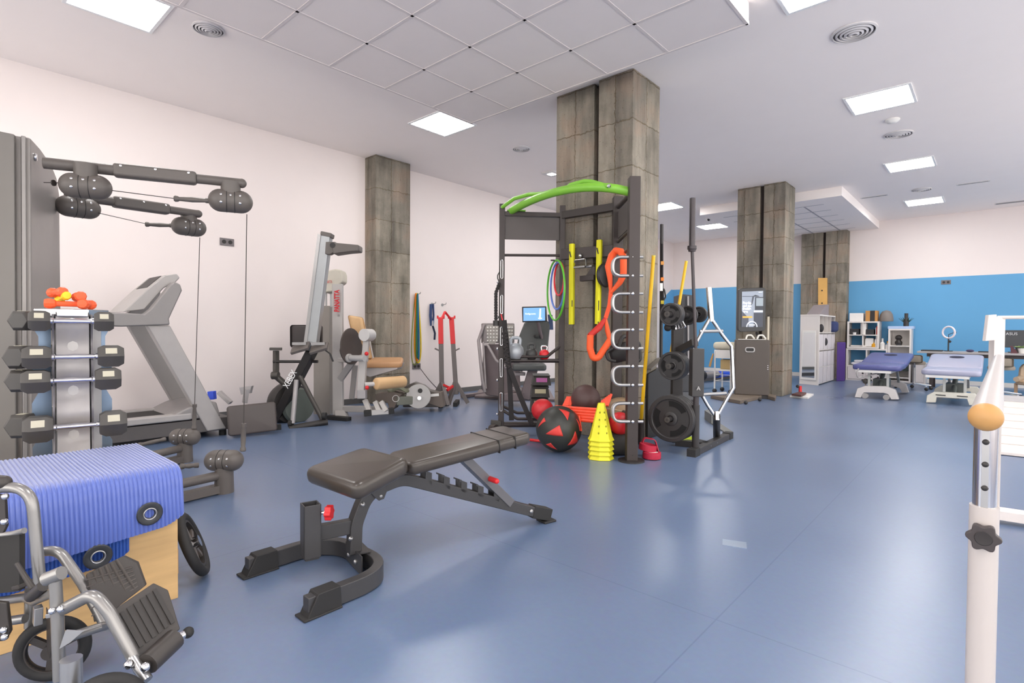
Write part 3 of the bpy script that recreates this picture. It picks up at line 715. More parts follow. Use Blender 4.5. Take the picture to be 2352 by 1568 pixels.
def softbell(p, ax, m, label, L=.075, r=.024):
    p, ax = V(p), V(ax).normalized(); prof = [(.004, -.002), (r * .8, 0), (r, .012), (r, .026), (r * .8, .038), (.013, .044), (.013, .044 + L), (r * .8, .05 + L), (r, .062 + L), (r, .076 + L), (r * .8, .088 + L), (.004, .09 + L)]
    one('soft_dumbbell', MB().lathe(p - ax * (.044 + L / 2), ax, prof, 10), m, label, 'dumbbell', 'small neoprene dumbbells on the tower', sharp=20)
zt = 1.187
softbell(T(-.02, .0, zt + .023), tr, NEO, 'orange neoprene dumbbell lying flat along the tower top')
softbell(T(.055, -.02, zt + .024), td + tr * -.25, NEO, 'orange neoprene dumbbell end-on at the right of the tower top')
softbell(T(-.035, -.055, zt + .055), td + tr * .2 + V((0, 0, .10)), NEY, 'yellow neoprene dumbbell among the orange ones', L=.07, r=.021)
softbell(T(.025, -.03, zt + .060), td + tr * .1, NEO, 'orange neoprene dumbbell on top at the middle of the pile', L=.06)
softbell(T(-.055, -.055, zt + .078), td + tr * .35, NEO, 'topmost orange neoprene dumbbell, left on the tower pile', L=.06)

# ---------------------------------------------------------------- dual arm cable machine at the left edge
CM = M('cable machine grey', '#8d8884', .4, .25, var=.05); CMD = M('cable machine dark panel', '#716d68', .4, .15, var=.04); CML = M('cable machine trim', '#8a8683', .35, .4)
t = thing('cable_machine', 'tall grey dual-arm cable machine cut by the left edge', 'cable machine', (-4.9, .4, 0))
NF, FF = OND(76, 760, 3.14), OND(140, 760, 3.80); NF.z = FF.z = 0; ef = (FF - NF).normalized(); wd = (FF - NF).length; bk = V((-.22, -.97, 0))
NB = NF + V((.16, .03, 0)) * 0
def HF(s, z): return NF + ef * s + V((0, 0, z))
ztop = 2.19; body = [HF(-.06, 0), HF(-.0, ztop - .004), HF(wd * .3, ztop), HF(wd * .7, ztop - .02), HF(wd * .9, ztop - .07), HF(wd * 1.0, ztop - .17), HF(wd * 1.0, 0)]
obj('housing', MB().prism(body, bk * .7), CM, t, .01)
sd = [HF(-.075, 0) + bk * .06, HF(-.015, ztop - .01) + bk * .06, HF(-.015, ztop + .03) + bk * .66, HF(-.075, 0) + bk * .7]
obj('side_panel', MB().prism(sd, -ef * .03), CMD, t, .006)
obj('edge_trim', MB().beam(HF(-.075, 0) + bk * .03, HF(-.012, ztop - .006) + bk * .03, .03, .02), CML, t, .004)
obj('badge', MB().lathe(HF(wd * .12, 2.10), -bk, [(.022, 0), (.022, .008), (.016, .012), (.001, .012)], 20), CHROME, t)
def bolts(mb, c, ax, r, side):
    for a in (-.5, 0, .5):
        for v in (.35, -.35):
            if a == 0 and v < 0: continue
            n = (side * math.cos(v) + V((0, 0, 1)) * math.sin(v)).normalized(); mb.lathe(c + ax * a * r * 1.5 + n * r * .97, n, [(.0075, 0), (.0075, .004), (.004, .006), (.001, .006)], 8)
def armhead(c, ax, r, neck_top):     # bean-shaped pulley head with its neck
    c, ax = V(c), V(ax).normalized(); side = -FWD
    o = obj('pulley_head', MB().caps(c - ax * r * .8, c + ax * r * .8, r, 26, 7), CHAR, t)
    b = MB(); bolts(b, c, ax, r, (side - ax * side.dot(ax)).normalized()); obj('bolt', b, CHROME, o)
    rg = MB()
    for k in (-.32, .32): rg.ring(c + ax * r * k, ax, r * 1.0, .0022, 30, 6)
    obj('band', rg, BLACK, o)
    obj('neck', MB().cyl(c, neck_top, r * .78, 22, r * .82), CHAR, o)
    return o
def arm(tag_, base, tip, zarm, inner, outer, foot, r1, r2):
    base, tip = V(base), V(tip); d = (tip - base).normalized()
    m1 = base.lerp(tip, .35); m2 = base.lerp(tip, .75)
    obj('arm', MB().tube([base, m1], .033, 16).tube([m2, tip], .030, 16).ell(tip, .031, 16, 10), CHAR, t)
    o = obj('arm_sleeve', MB().rail([m1 - d * .03, m2], .078, .082), CHAR, t, .02, seg=3)
    b = MB(); sn = (-FWD - d * (-FWD).dot(d)).normalized()
    for f in (.1, .5, .9): b.lathe((m1 - d * .03).lerp(m2, f) + sn * .040 + V((0, 0, .022)), sn, [(.0075, 0), (.0075, .004), (.001, .006)], 8)
    obj('bolt', b, CHROME, o)
    armhead(inner, d, r1, inner + V((0, 0, zarm - inner.z)))
    armhead(outer, d, r2, outer + V((0, 0, zarm - outer.z)))
    return d
CABLE = M('steel cable', '#3a3533', .5, .3)
def handle(p, q, m=CHAR):
    p, q = V(p), V(q); L = (q - p).length
    return obj('handle', MB().lathe(p, q - p, [(.016, 0), (.020, .006), (.018, .022), (.013, .03), (.017, L * .5), (.013, L - .03), (.017, L - .022), (.017, L)], 14), m, t)
# near arm
nb, nt = OND(100, 374, 3.16), OND(555, 421, 3.62); zt_ = (nb.z + nt.z) / 2; 
arm('near', nb, nt, nt.z, OND(197, 428, 3.22), OND(530, 462, 3.60), None, .072, .074)
fb, ft = OND(150, 447, 3.72), OND(455, 491, 4.42)
arm('far', fb, ft, ft.z, OND(180, 476, 3.78), OND(434, 521, 4.40), None, .072, .072)
# handles parked beside the upper heads, their cables run back to the inner heads
handle(OND(400, 456, 3.50), OND(482, 461, 3.56)); handle(OND(334, 515, 4.28), OND(398, 518, 4.34))
obj('cable', MB().tube([OND(255, 437, 3.27), OND(402, 456, 3.50)], .0025, 6), CABLE, t); obj('cable', MB().tube([OND(226, 489, 3.83), OND(336, 514, 4.28)], .0025, 6), CABLE, t)
obj('cable', MB().tube([OND(100, 419, 3.12), OND(140, 420, 3.16)], .0025, 6).lathe(OND(122, 420, 3.14), RGT, [(.018, 0), (.018, .006)], 12), CABLE, t)
# upright cables and lower heads
def lower(foot, head, ax, hook, top, grip, r, hb, tube0):
    foot, head = V(foot), V(head)
    obj('cable', MB().tube([top, grip[0]], .003, 6), CABLE, t); handle(grip[1], grip[0])
    o = armhead(head, ax, r, V((head.x, head.y, head.z - r * 1.3)))
    obj('pedestal', MB().lathe((head.x, head.y, 0), (0, 0, 1), [(r * .86, 0), (r * .86, .01), (r * .82, head.z * .5), (r * .78, head.z)], 22), CHAR, t)
    obj('floor_arm', MB().tube([tube0, V((head.x, head.y, tube0.z))], .03, 14).rail([V((tube0.x, tube0.y, .035)), V((head.x, head.y, .035))], .07, .05), CHAR, t)
    handle(hb[0], hb[1])
lf = G(515, 1130); lh = V((lf.x, lf.y, 0)) + V((0, 0, 1.1 - (1062 - 757) / F_PX * depth((lf.x, lf.y, 1.1)))) ; dn = depth(lf)
lower(lf, lh, RGT, None, OND(567, 492, dn), (OND(560, 972, dn), OND(558, 1036, dn)), .070, (OND(413, 1071, dn - .1), OND(456, 1068, dn - .03)), OND(405, 1113, dn - .25))
lf2 = G(425, 1060); df = depth(lf2); lh2 = V((lf2.x, lf2.y, OND(420, 1003, df).z))
lower(lf2, lh2, RGT, None, OND(459, 545, df), (OND(447, 928, df), OND(446, 985, df)), .068, (OND(318, 1022, df - .2), OND(380, 1008, df - .05)), OND(345, 1046, df - .3))

# ---------------------------------------------------------------- treadmill along the left wall
TX0, TX1 = -5.86, -6.62
TG = M('treadmill grey', '#8b8786', .45, .15, var=.04); TDK = M('treadmill dark', '#5a5655', .5, .1); TLT = M('treadmill pale grey', '#a7a3a1', .45, .1); BELT = M('running belt', '#2e2c2c', .8)
t = thing('treadmill', 'grey treadmill beside the left wall under the cables', 'treadmill', (-6.24, 1.6, 0))
def poly(name, pts, x, th, m, bev=.006, par=None): return obj(name, MB().prism([ONX(u, v, x) for u, v in pts], (-th, 0, 0)), m, par or t, bev)
hood = [(205, 718), (283, 718), (331, 721), (347, 709), (390, 656), (401, 646), (415, 653), (419, 667), (389, 732), (391, 746), (337, 748), (281, 750), (205, 748)]
for nm, x in (('handrail', TX0), ('handrail', TX1 + .10)):
    obj(nm, MB().prism([V((x, p.y, p.z)) for p in [ONX(u, v, TX0) for u, v in hood]], (-.10, 0, 0)), TG, t, .014)
con = [(290, 716), (345, 664), (387, 630), (415, 627), (422, 636), (411, 648), (385, 660), (340, 710)]
obj('console', MB().prism([V((TX0 - .105, p.y, p.z)) for p in [ONX(u, v, TX0) for u, v in con]], (-.56, 0, 0)), TLT, t, .01)
cs = [V((TX0 - .2, p.y, p.z + .004)) for p in [ONX(u, v, TX0) for u, v in ((352, 658), (385, 631), (388, 633), (355, 660))]]
obj('display', MB().prism(cs, (-.36, 0, 0)), BLACK, t)
obj('upright', MB().prism([ONX(u, v, TX0 - .012) for u, v in ((338, 747), (391, 747), (520, 984), (477, 990))], (-.10, 0, 0)), TLT, t, .012)
upv = [ONX(u, v, TX0 - .012) for u, v in ((338, 747), (391, 747), (520, 984), (477, 990))]
obj('upright', MB().prism([V((TX1 + .11, p.y, p.z)) for p in upv], (-.10, 0, 0)), TG, t, .012)
deck = [ONX(u, v, TX0 - .02) for u, v in ((60, 1010), (206, 980), (351, 950), (440, 932), (455, 956), (463, 975), (206, 992), (60, 1024))]
dz = [V((p.x, p.y, p.z)) for p in deck]
y0, y1 = .55, 2.12
obj('side_rail', MB().box((TX0 - .02, y0, .20), (TX0 - .13, y1 - .25, .265)), TLT, t, .015); obj('side_rail', MB().box((TX1 + .02, y0, .20), (TX1 + .13, y1 - .25, .265)), TLT, t, .015)
obj('belt', MB().box((TX0 - .13, y0 + .02, .19), (TX1 + .13, y1 - .3, .245)), BELT, t)
hp = []
for k in range(11): s_ = k / 10; hp.append(V((TX0 - .03, y1 - .42 + .40 * s_, .255 + .10 * math.sin(min(1, s_ * 1.3) * PI / 2))))
obj('motor_hood', MB().prism(hp + [V((TX0 - .03, y1 + .02, .2)), V((TX0 - .03, y1 - .42, .2))], (TX1 - TX0 + .06, 0, 0)), TG, t, .02)
obj('base_frame', MB().box((TX0 - .035, y0 + .05, .06), (TX1 + .035, y1 + .12, .19)), TDK, t, .006)
ft = MB()
for x in (TX0 - .10, TX1 + .10):
    for y in (y0 + .15, y1 + .06): ft.cyl((x, y, 0), (x, y, .06), .035, 14)
obj('foot', ft, RUB, t)
# ---------------------------------------------------------------- machines along the left wall
D = OND
# padded board
t = thing('ab_bench', 'tilted dark padded board on a grey frame beside the treadmill foot', 'bench', G(585, 1000))
pl = [D(515, 934, 5.45), D(627, 923, 5.72), D(641, 986, 5.72), D(527, 1002, 5.45)]
ex = (pl[1] - pl[0]).normalized(); ey = (pl[3] - pl[0]).normalized(); ctr = sum(pl, V()) / 4; nz_ = ex.cross(ey).normalized()
obj('pad', MB().pad(ctr - nz_ * .02, ((pl[1] - pl[0]).length, (pl[3] - pl[0]).length, .06), Matrix((ex, nz_.cross(ex), nz_)).transposed(), .018, 4, .03), M('brown black vinyl', '#4a4240', .45, var=.08, scale=5), t)
obj('frame', MB().beam(D(562, 925, 5.75), D(567, 893, 5.75), .05, .04).beam(D(530, 925, 5.8), D(503, 900, 5.8), .055, .04).beam(D(600, 960, 5.78), D(540, 975, 5.72), .05, .05), SILV, t, .004)
obj('bracket', MB().prism([D(549, 890, 5.74), D(578, 886, 5.76), D(575, 897, 5.76), D(574, 903, 5.76), D(553, 906, 5.74)], FWD * .05), SILV, t, .003)
obj('foot', MB().beam(V((ctr.x - .25, ctr.y - .1, .03)), V((ctr.x - .1, ctr.y + .35, .03)), .06, .06), RUB, t, .004)
one('paper_pack', MB().beam(D(480, 908, 5.95), D(494, 907, 5.95), .06, .09), M('blue and white pack', '#2e4fd0', .5), 'small blue pack on the floor frame behind the treadmill upright', 'pack', bev=.004)

# upright rower
t = thing('rowing_machine', 'rowing machine stored upright with its silver rail pointing at the ceiling', 'rowing machine', G(705, 980))
d0 = 6.15
obj('base_bar', MB().tube([D(664, 984, 6.0), D(752, 968, 6.2)], .036, 12), BLACK, t)
obj('front_leg', MB().tube([D(672, 972, 6.02), D(681, 872, 6.1)], .026), SILV, t); obj('front_leg', MB().tube([D(740, 962, 6.18), D(688, 862, 6.12)], .026), DGREY, t)
w_ = MB()
for u, v, d_ in ((668, 972, 6.02), (745, 955, 6.18)): w_.cyl(D(u, v, d_) - RGT * .02, D(u, v, d_) + RGT * .02, .04, 16)
obj('transport_wheel', w_, RUB, t)
o = obj('main_frame', MB().beam(D(717, 806, 6.1), D(636, 962, 6.35), .09, .15, -FWD), BLACK, t, .008)
dr = (D(648, 888, 6.15) - D(672, 838, 6.15)); 
letters('XEBEX', D(661, 893, 6.02), D(684, 852, 6.02) - D(661, 893, 6.02), -RGT + V((0, 0, .6)), .10, M('print white', '#efefef', .5), t, width=.21)
obj('flywheel_cage', MB().lathe(D(663, 925, 6.45), (RGT * .8 - FWD * .6), [(.05, -.09), (.23, -.08), (.25, -.03), (.25, .03), (.23, .08), (.05, .09)], 36), M('flywheel black', '#33302f', .5), t)
obj('flywheel', MB().lathe(D(679, 930, 6.45), (RGT * .8 - FWD * .6), [(.03, 0), (.19, .02), (.21, .06), (.19, .10), (.03, .11)], 36), M('flywheel green grey', '#59605a', .5), t)
rl0, rl1 = D(716, 806, 6.1), D(750, 540, 6.1)
o = obj('rail', MB().beam(rl0, rl1, .115, .11, -FWD), M('rail silver', '#a3a6a8', .35, .55), t, .008)
obj('rail_edge', MB().beam(rl0 - RGT * .06 - FWD * .05, rl1 - RGT * .06 - FWD * .05, .035, .03, -FWD), STEEL, t)
obj('rail_cap', MB().beam(D(751, 545, 6.1), D(753, 535, 6.1), .125, .12, -FWD), CHAR, t, .01)
obj('monitor_arm', MB().prism([D(746, 583, 6.0), D(748, 555, 6.0), D(770, 555, 6.0), D(776, 574, 6.0), D(757, 584, 6.0)], FWD * .08), CHAR, t, .006)
obj('monitor', MB().prism([D(759, 556, 5.96), D(824, 562, 5.96), D(824, 576, 5.96), D(800, 578, 5.96), D(765, 583, 5.96)], FWD * .16), CHAR, t, .012)
obj('screen', MB().cyl(D(764, 563, 5.95), D(764, 563, 5.97), .03), BLACK, t)
obj('seat', MB().pad(D(704, 772, 6.25), (.36, .07, .26), Matrix((RGT, FWD, V((0, 0, 1)))).transposed(), .03, 4, .06), M('seat black', '#3a3433', .55), t)
for s_, (u, v) in ((-1, (690, 797)), (1, (733, 797))):
    obj('footplate', MB().beam(D(u - 20, v + 8, 5.98), D(u + 20, v - 4, 5.98), .14, .035, V((0, 0, 1)) - FWD * .6), CHAR, t, .008)
    obj('foot_rest_edge', MB().beam(D(u - 18, v - 8, 5.98), D(u + 14, v - 8, 5.98), .03, .03), STEEL, t)
obj('strap', MB().rail([D(742, 800, 5.98), D(758, 812, 5.97), D(765, 830, 5.97)], .008, .04, FWD), RUB, t)
obj('handle_bar', MB().tube([D(628, 830, 6.2), D(730, 830, 6.15)], .017), BLACK, t)
obj('seat_carriage', MB().beam(D(619, 801, 6.2), D(648, 801, 6.25), .14, .03).beam(D(634, 805, 6.22), D(634, 862, 6.22), .065, .05), DGREY, t, .005)
obj('footrest_link', MB().tube([D(632, 862, 6.2), D(664, 890, 6.25)], .035).tube([D(625, 862, 6.2), D(640, 862, 6.2)], .045), DGREY, t)

# selectorized leg extension
t = thing('leg_extension', 'pale grey leg extension machine with tan pads and a black cam', 'weight machine', G(790, 965))
MG = M('machine grey', '#b2aeab', .42, .15, var=.03); CREAM = M('machine cream', '#c2bcae', .45, .05)
o = obj('column', MB().beam(D(777, 965, 6.72), D(776, 652, 6.72), .125, .07, -FWD), MG, t, .01)
letters('PANATTA', D(779, 716, 6.65), V((0, 0, 1)), -RGT, .085, M('print red', '#c5202c', .5), t, width=.27, bold=.004)
letters('III', D(775, 727, 6.65), RGT, (0, 0, 1), .04, M('print dark', '#4a4648', .5), t)
obj('top_cowl', MB().prism([D(742, 672, 6.7), D(742, 634, 6.7), D(752, 621, 6.7), D(770, 617, 6.7), D(783, 619, 6.7), D(787, 630, 6.7), D(787, 647, 6.7), D(776, 655, 6.7), D(763, 670, 6.7)], FWD * .2), CREAM, t, .02)
letters('PANATTA', D(746, 650, 6.68), RGT, (0, 0, 1), .05, M('print red', '#c5202c', .5), t, width=.09)
obj('pulley', MB().cyl(D(780, 655, 6.72), D(780, 655, 6.82), .04), BLACK, t)
sh = [D(720, 702, 7.0), D(757, 702, 6.95), D(757, 955, 6.95), D(720, 955, 7.0)]
obj('stack_shroud', MB().prism(sh, FWD * .22), M('shroud grey', '#8d8781', .5, .1), t, .008)
obj('guide_rod', MB().tube([D(749, 665, 7.0), D(749, 705, 7.0)], .012).tube([D(760, 665, 7.0), D(760, 705, 7.0)], .012), STEEL, t)
obj('crown', MB().beam(D(728, 668, 7.0), D(765, 666, 6.95), .1, .06), CREAM, t)
obj('column_foot', MB().prism([D(768, 940, 6.7), D(790, 940, 6.7), D(797, 962, 6.55), D(770, 962, 6.55)], FWD * .10), MG, t, .006)
obj('foot_block', MB().beam(D(752, 961, 6.62), D(802, 966, 6.5), .09, .085), RUB, t, .006)
obj('backrest', MB().pad(D(827, 774, 6.75), (.20, .075, .52), Matrix((RGT * .95 + V((0, 0, -.15)), FWD, V((0, 0, 1)) - RGT * .22)).transposed(), .03, 4, .05), TAN, t)
obj('seat', MB().pad(D(882, 832, 6.75), (.46, .40, .07), basis(RGT + FWD * .15, V((0, 0, 1)) - FWD * .12), .025, 4, .06), M('seat tan brown', '#b58a62', .5), t)
obj('seat_frame', MB().prism([D(838, 838, 6.6), D(918, 834, 6.6), D(912, 848, 6.6), D(850, 866, 6.6), D(840, 862, 6.6)], FWD * .3), SILV, t, .006)
obj('backrest_frame', MB().beam(D(842, 770, 6.85), D(858, 850, 6.85), .06, .05, FWD), MG, t, .004)
ca_ = (RGT * .86 - FWD * .5).normalized()
cm = D(805, 795, 6.42); cu_ = V((0, 0, 1)) - RGT * .12; cy_ = ca_.cross(cu_).normalized(); cu_ = cy_.cross(ca_).normalized() * -1
cpts = [cm + cy_ * .175 * math.cos(a) * (1 if math.sin(a) > 0 else .92) + cu_ * .215 * math.sin(a) for a in [2 * PI * k / 40 for k in range(40)]]
o = obj('cam_disc', MB().prism(cpts, ca_ * .018), M('cam brown black', '#4b423e', .42), t, .004)
pv = D(806, 822, 6.35); obj('cam_pivot', MB().lathe(pv - ca_ * .02, -ca_, [(.05, 0), (.05, .02), (.036, .022), (.034, .012), (.001, .012)], 28).cyl(pv, pv + ca_ * .22, .035), LSILV, t)
obj('arm_upper', MB().beam(D(838, 830, 6.4), D(842, 775, 6.4), .07, .06, -FWD), MG, t, .006)
obj('counterweight', MB().cyl(D(836, 769, 6.3), D(852, 769, 6.45), .072, 26), M('counterweight', '#bdbab8', .5), t)
obj('arm_lower', MB().beam(D(835, 815, 6.4), D(829, 912, 6.4), .085, .07, -FWD), MG, t, .008)
obj('arm_sleeve', MB().beam(D(832, 915, 6.4), D(832, 895, 6.4), .10, .09, -FWD), SILV, t, .008)
rk = MB()
for u, v in ((842, 812), (843, 890)): rk.ell(D(u, v, 6.34), .024, 14, 10)
obj('adjust_knob', rk, RED, t)
obj('shin_roller', MB().caps(D(865, 881, 6.38), D(926, 876, 6.68), .072, 26, 5, .35), TAN, t); obj('roller_axle', MB().cyl(D(838, 883, 6.35), D(868, 881, 6.40), .026), LSILV, t)
obj('diagonal_brace', MB().beam(D(782, 870, 6.7), D(812, 828, 6.55), .075, .06, -FWD).beam(D(776, 826, 6.72), D(812, 829, 6.55), .05, .05), MG, t, .006)
obj('rear_post', MB().beam(D(808, 915, 6.95), D(816, 838, 6.9), .06, .05, -FWD), MG, t, .004)
obj('floor_beam', MB().beam(D(786, 938, 6.75), D(872, 940, 6.55), .09, .07), MG, t, .006)
for a_, b_ in (((838, 918), (851, 948)), ((862, 922), (872, 944)), ((876, 922), (888, 944))): obj('front_leg', MB().beam(D(*a_, 6.5), D(*b_, 6.45), .055, .05, -FWD), MG, t, .004)
obj('front_foot', MB().beam(D(852, 947, 6.42), D(892, 944, 6.5), .08, .06), LSILV, t, .006)
obj('foot_end', MB().beam(D(836, 949, 6.4), D(853, 947, 6.42), .085, .068), RUB, t, .006); obj('foot_end', MB().beam(D(891, 944, 6.5), D(905, 942, 6.52), .085, .068), RUB, t, .006)

# flywheel trainer on the floor
t = thing('flywheel_trainer', 'low dark flywheel trainer with a grey disc behind the leg extension', 'training device', G(930, 935))
FT = M('flywheel trainer brown', '#6d625a', .5, .1)
obj('end_block', MB().prism([D(868, 938, 6.9), D(860, 905, 6.9), D(902, 900, 6.9), D(922, 905, 6.9), D(904, 940, 6.9), D(896, 945, 6.9), D(890, 925, 6.9), D(880, 920, 6.9)], FWD * .28), FT, t, .008)
obj('deck', MB().beam(D(900, 918, 7.0), D(950, 916, 7.2), .30, .11), M('flywheel trainer top', '#77786d', .5, .1), t, .01)
obj('belt_cover', MB().prism([D(926, 888, 7.3), D(950, 878, 7.3), D(972, 886, 7.3), D(984, 896, 7.3), D(1010, 902, 7.3), D(1018, 935, 7.3), D(925, 935, 7.3)], FWD * .2), CHAR, t, .01)
ax = (-FWD * .94 + RGT * .2).normalized()
o = obj('disc', MB().lathe(D(961, 910, 7.05), ax, [(.005, -.012), (.155, -.012), (.16, 0), (.155, .012), (.005, .012)], 44), M('disc grey', '#b1aeab', .4, .3), t)
obj('axle', MB().cyl(D(963, 914, 7.05), D(963, 914, 6.98), .024), CHROME, o)
obj('badge', MB().lathe(D(965, 897, 7.035), ax, [(.001, .0), (.03, .0), (.03, .004), (.001, .004)], 20), BLACK, o)
obj('badge', MB().ring(D(909, 915, 6.88), ax, .04, .004, 24, 6), WPL, t)
obj('strap', MB().sheet(lambda u, v: D(890 + 50 * u, 898 - 8 * v + 4 * math.sin(u * 9), 6.95 + .15 * v), lambda u, v: V((0, 0, 1)), .012, 12, 3), M('olive strap', '#686a58', .8), t)
obj('rear_block', MB().prism([D(990, 905, 7.25), D(1014, 900, 7.25), D(1020, 934, 7.25), D(1012, 936, 7.25), D(980, 925, 7.25)], FWD * .22), FT, t, .006)
obj('label_plate', MB().beam(D(988, 908, 7.2), D(1008, 906, 7.2), .004, .035, V((0, 0, 1))), WPL, t)
one('black_flex', MB().tube([ONX(966, 847, WX + .02), D(985, 872, 8.0), D(1003, 891, 7.6)], .006, 6), M('dark cord', '#4a4446', .6), 'thin dark cord stretched from the low wall socket to the flywheel trainer', 'cord')

# squat stand pair
t = thing('squat_stand', 'pair of red and grey squat stand uprights against the left wall', 'squat stand', G(1035, 915))
SG = M('stand grey', '#6b6462', .5, .1)
for u0, u1, d_, s_ in ((1015, 1012, 7.75, -1), (1045, 1037, 7.9, 1)):
    a, b = D(u0 + (3 if s_ > 0 else 0), 905, d_), D(u1, 730, d_); mid = a.lerp(b, .66)
    obj('lower_post', MB().beam(a, mid, .062, .062, -FWD), SG, t, .004); obj('red_sleeve', MB().beam(mid, b, .066, .066, -FWD), RED, t, .004)
    obj('bar_cradle', MB().prism([b + RGT * x * .006 * 1 + V((0, 0, z)) for x, z in ((-9, -.01), (9, -.01), (9, .035), (6, .035), (5, .012), (-5, .012), (-6, .035), (-9, .035))], FWD * .05), RED, t, .002)
    obj('safety_hook', MB().beam(a.lerp(b, .56), a.lerp(b, .60) + RGT * s_ * .09, .03, .02), SG, t)
    obj('splayed_leg', MB().beam(a.lerp(b, .16), V((a.x, a.y, 0)) + RGT * (s_ * .17) + V((0, 0, .03)), .055, .05).beam(a.lerp(b, .16), V((a.x, a.y, 0)) - RGT * (s_ * .10) + V((0, 0, .03)) - FWD * .15, .055, .05), SG, t, .003)
    obj('foot', MB().beam(V((a.x, a.y, .03)) - V((FWD.x, FWD.y, 0)) * .16, V((a.x, a.y, .03)) + V((FWD.x, FWD.y, 0)) * .2, .06, .06), RUB, t, .004)
obj('top_link', MB().beam(D(1014, 733, 7.75), D(1022, 716, 7.8), .03, .04, FWD).beam(D(1022, 716, 7.8), D(1036, 733, 7.88), .03, .04, FWD), RED, t, .002)
obj('red_tie', MB().beam(D(1019, 884, 7.7), D(1031, 890, 7.8), .03, .03).beam(D(1027, 896, 7.7), D(1040, 886, 7.8), .03, .03), RED, t)

# bands and strap hanging on the wall
def hook(p, label):
    t = thing('wall_hook', label, 'hook', p, 'wall hooks'); obj('peg', MB().tube([p, p + V((.09, 0, .01)), p + V((.10, 0, .035))], .006, 8), STEEL, t); obj('plate', MB().cyl(p + V((.0, 0, 0)), p + V((.006, 0, 0)), .025), STEEL, t)
def band(u, v0, v1, w, x, m, label, tw=0.0, th=.012):
    top, bot = ONX(u, v0, WX + x), ONX(u + tw, v1, WX + x); n = 40; pts = []
    for i in range(n):
        a = 2 * PI * i / n; s_ = (1 - math.cos(a)) / 2; yy = math.sin(a); wid = w * (.35 + .65 * s_ ** 1.5)
        p = top.lerp(bot, s_); pts.append(p + V((0, yy * wid, 0)))
    one('resistance_band', MB().tube(pts, th, 8, True), m, label, 'resistance band', 'resistance bands on the wall hook', sharp=70)
hk = ONX(957, 676, WX); hook(hk, 'steel wall hook holding the coloured resistance bands')
band(958, 674, 833, .095, .034, M('band yellow', '#e2c514', .6), 'widest yellow resistance band loop on the wall by the left pillar', 2)
band(955, 674, 828, .04, .058, M('band orange', '#ef7d12', .6), 'orange resistance band loop in the bunch', 3)
band(959, 675, 822, .034, .080, M('band green', '#2d7d46', .6), 'dark green resistance band loop in the bunch', 0, .014)
band(960, 675, 826, .02, .098, M('band blue', '#1c6a9c', .6), 'blue resistance band loop at the right of the bunch', 2, .007)
band(955, 676, 838, .10, .012, M('band olive', '#8a9a3a', .6), 'olive resistance band loop hanging lowest in the bunch', -3, .007)
hk = ONX(992, 698, WX); hook(hk, 'steel wall hook holding the blue webbing strap')
t = thing('webbing_strap', 'navy blue webbing strap hanging on the wall beside the bands', 'strap', ONX(994, 740, WX + .04))
NAVY = M('navy webbing', '#3b5180', .8)
obj('loop', MB().rail([ONX(990, 698, WX + .05), ONX(989, 725, WX + .05), ONX(991, 748, WX + .05)], .012, .05, (1, .3, 0)).rail([ONX(995, 698, WX + .07), ONX(996, 725, WX + .07), ONX(994, 748, WX + .07)], .012, .05, (1, -.3, 0)), NAVY, t)
obj('buckle', MB().beam(ONX(994, 736, WX + .085), ONX(994, 748, WX + .085), .03, .012), CHROME, t)
obj('tail', MB().rail([ONX(994, 748, WX + .055), ONX(999, 765, WX + .055), ONX(998, 780, WX + .055)], .01, .035, (1, .2, 0)), M('tail navy', '#26324f', .8), t)
hook(ONX(1016, 700, WX), 'small bare steel hook on the wall above the squat stands')

# leg press with screen
t = thing('leg_press', 'grey shrouded leg press with dotted foot plates and a lit screen', 'leg press machine', G(1180, 918))
LP = M('leg press grey', '#75696a', .5, .1); LPL = M('leg press light', '#9c9494', .45, .15)
obj('footplate', MB().prism([D(1112, 742, 8.2), D(1182, 742, 8.2), D(1182, 788, 8.2), D(1112, 788, 8.2)], FWD * .06 - RGT * .05), M('footplate grey', '#8a8382', .5), t, .01)
dots = MB()
for (cx, cy, w, h) in ((1130, 768, 15, 22), (1168, 768, 12, 22)):
    obj('grip_insert', MB().prism([D(cx - w, cy - h + 6, 8.19), D(cx - w + 5, cy - h, 8.19), D(cx + w, cy - h, 8.19), D(cx + w, cy + h - 12, 8.19), D(cx + w - 8, cy + h, 8.19), D(cx - w + 8, cy + h, 8.19)], -FWD * .012), M('grip insert', '#a5a099', .6), t, .003)
    for i in range(4):
        for j in range(5):
            dots.ell(D(cx - w + 5 + i * (2 * w - 9) / 3, cy - h + 6 + j * 7.6, 8.17), .014, 8, 5)
obj('grip_dot', dots, M('dot white', '#e8e5e0', .5), t)
obj('shroud', MB().prism([D(1110, 790, 8.25), D(1180, 790, 8.25), D(1192, 800, 8.1), D(1196, 900, 8.1), D(1150, 912, 8.2), D(1118, 908, 8.3), D(1105, 892, 8.3)], FWD * .5), LP, t, .02)
obj('shroud_edge', MB().tube(fillet([D(1112, 792, 8.2), D(1120, 792, 8.2), D(1140, 828, 8.1), D(1165, 845, 8.0), D(1200, 850, 7.9)], .1, 4), .022), LPL, t)
obj('side_rail', MB().tube(fillet([D(1112, 745, 8.2), D(1099, 782, 8.2), D(1108, 872, 8.1), D(1114, 900, 8.1)], .06, 4), .024).tube([D(1110, 785, 8.2), D(1116, 892, 8.1)], .016), LPL, t)
obj('backrest', MB().prism([D(1186, 805, 7.9), D(1190, 778, 7.95), D(1204, 742, 8.0), D(1212, 736, 8.0), D(1258, 736, 8.0), D(1264, 744, 8.0), D(1258, 805, 7.9), D(1250, 830, 7.85), D(1190, 830, 7.85)], FWD * .10), M('backrest charcoal', '#4b4d4c', .5), t, .02)
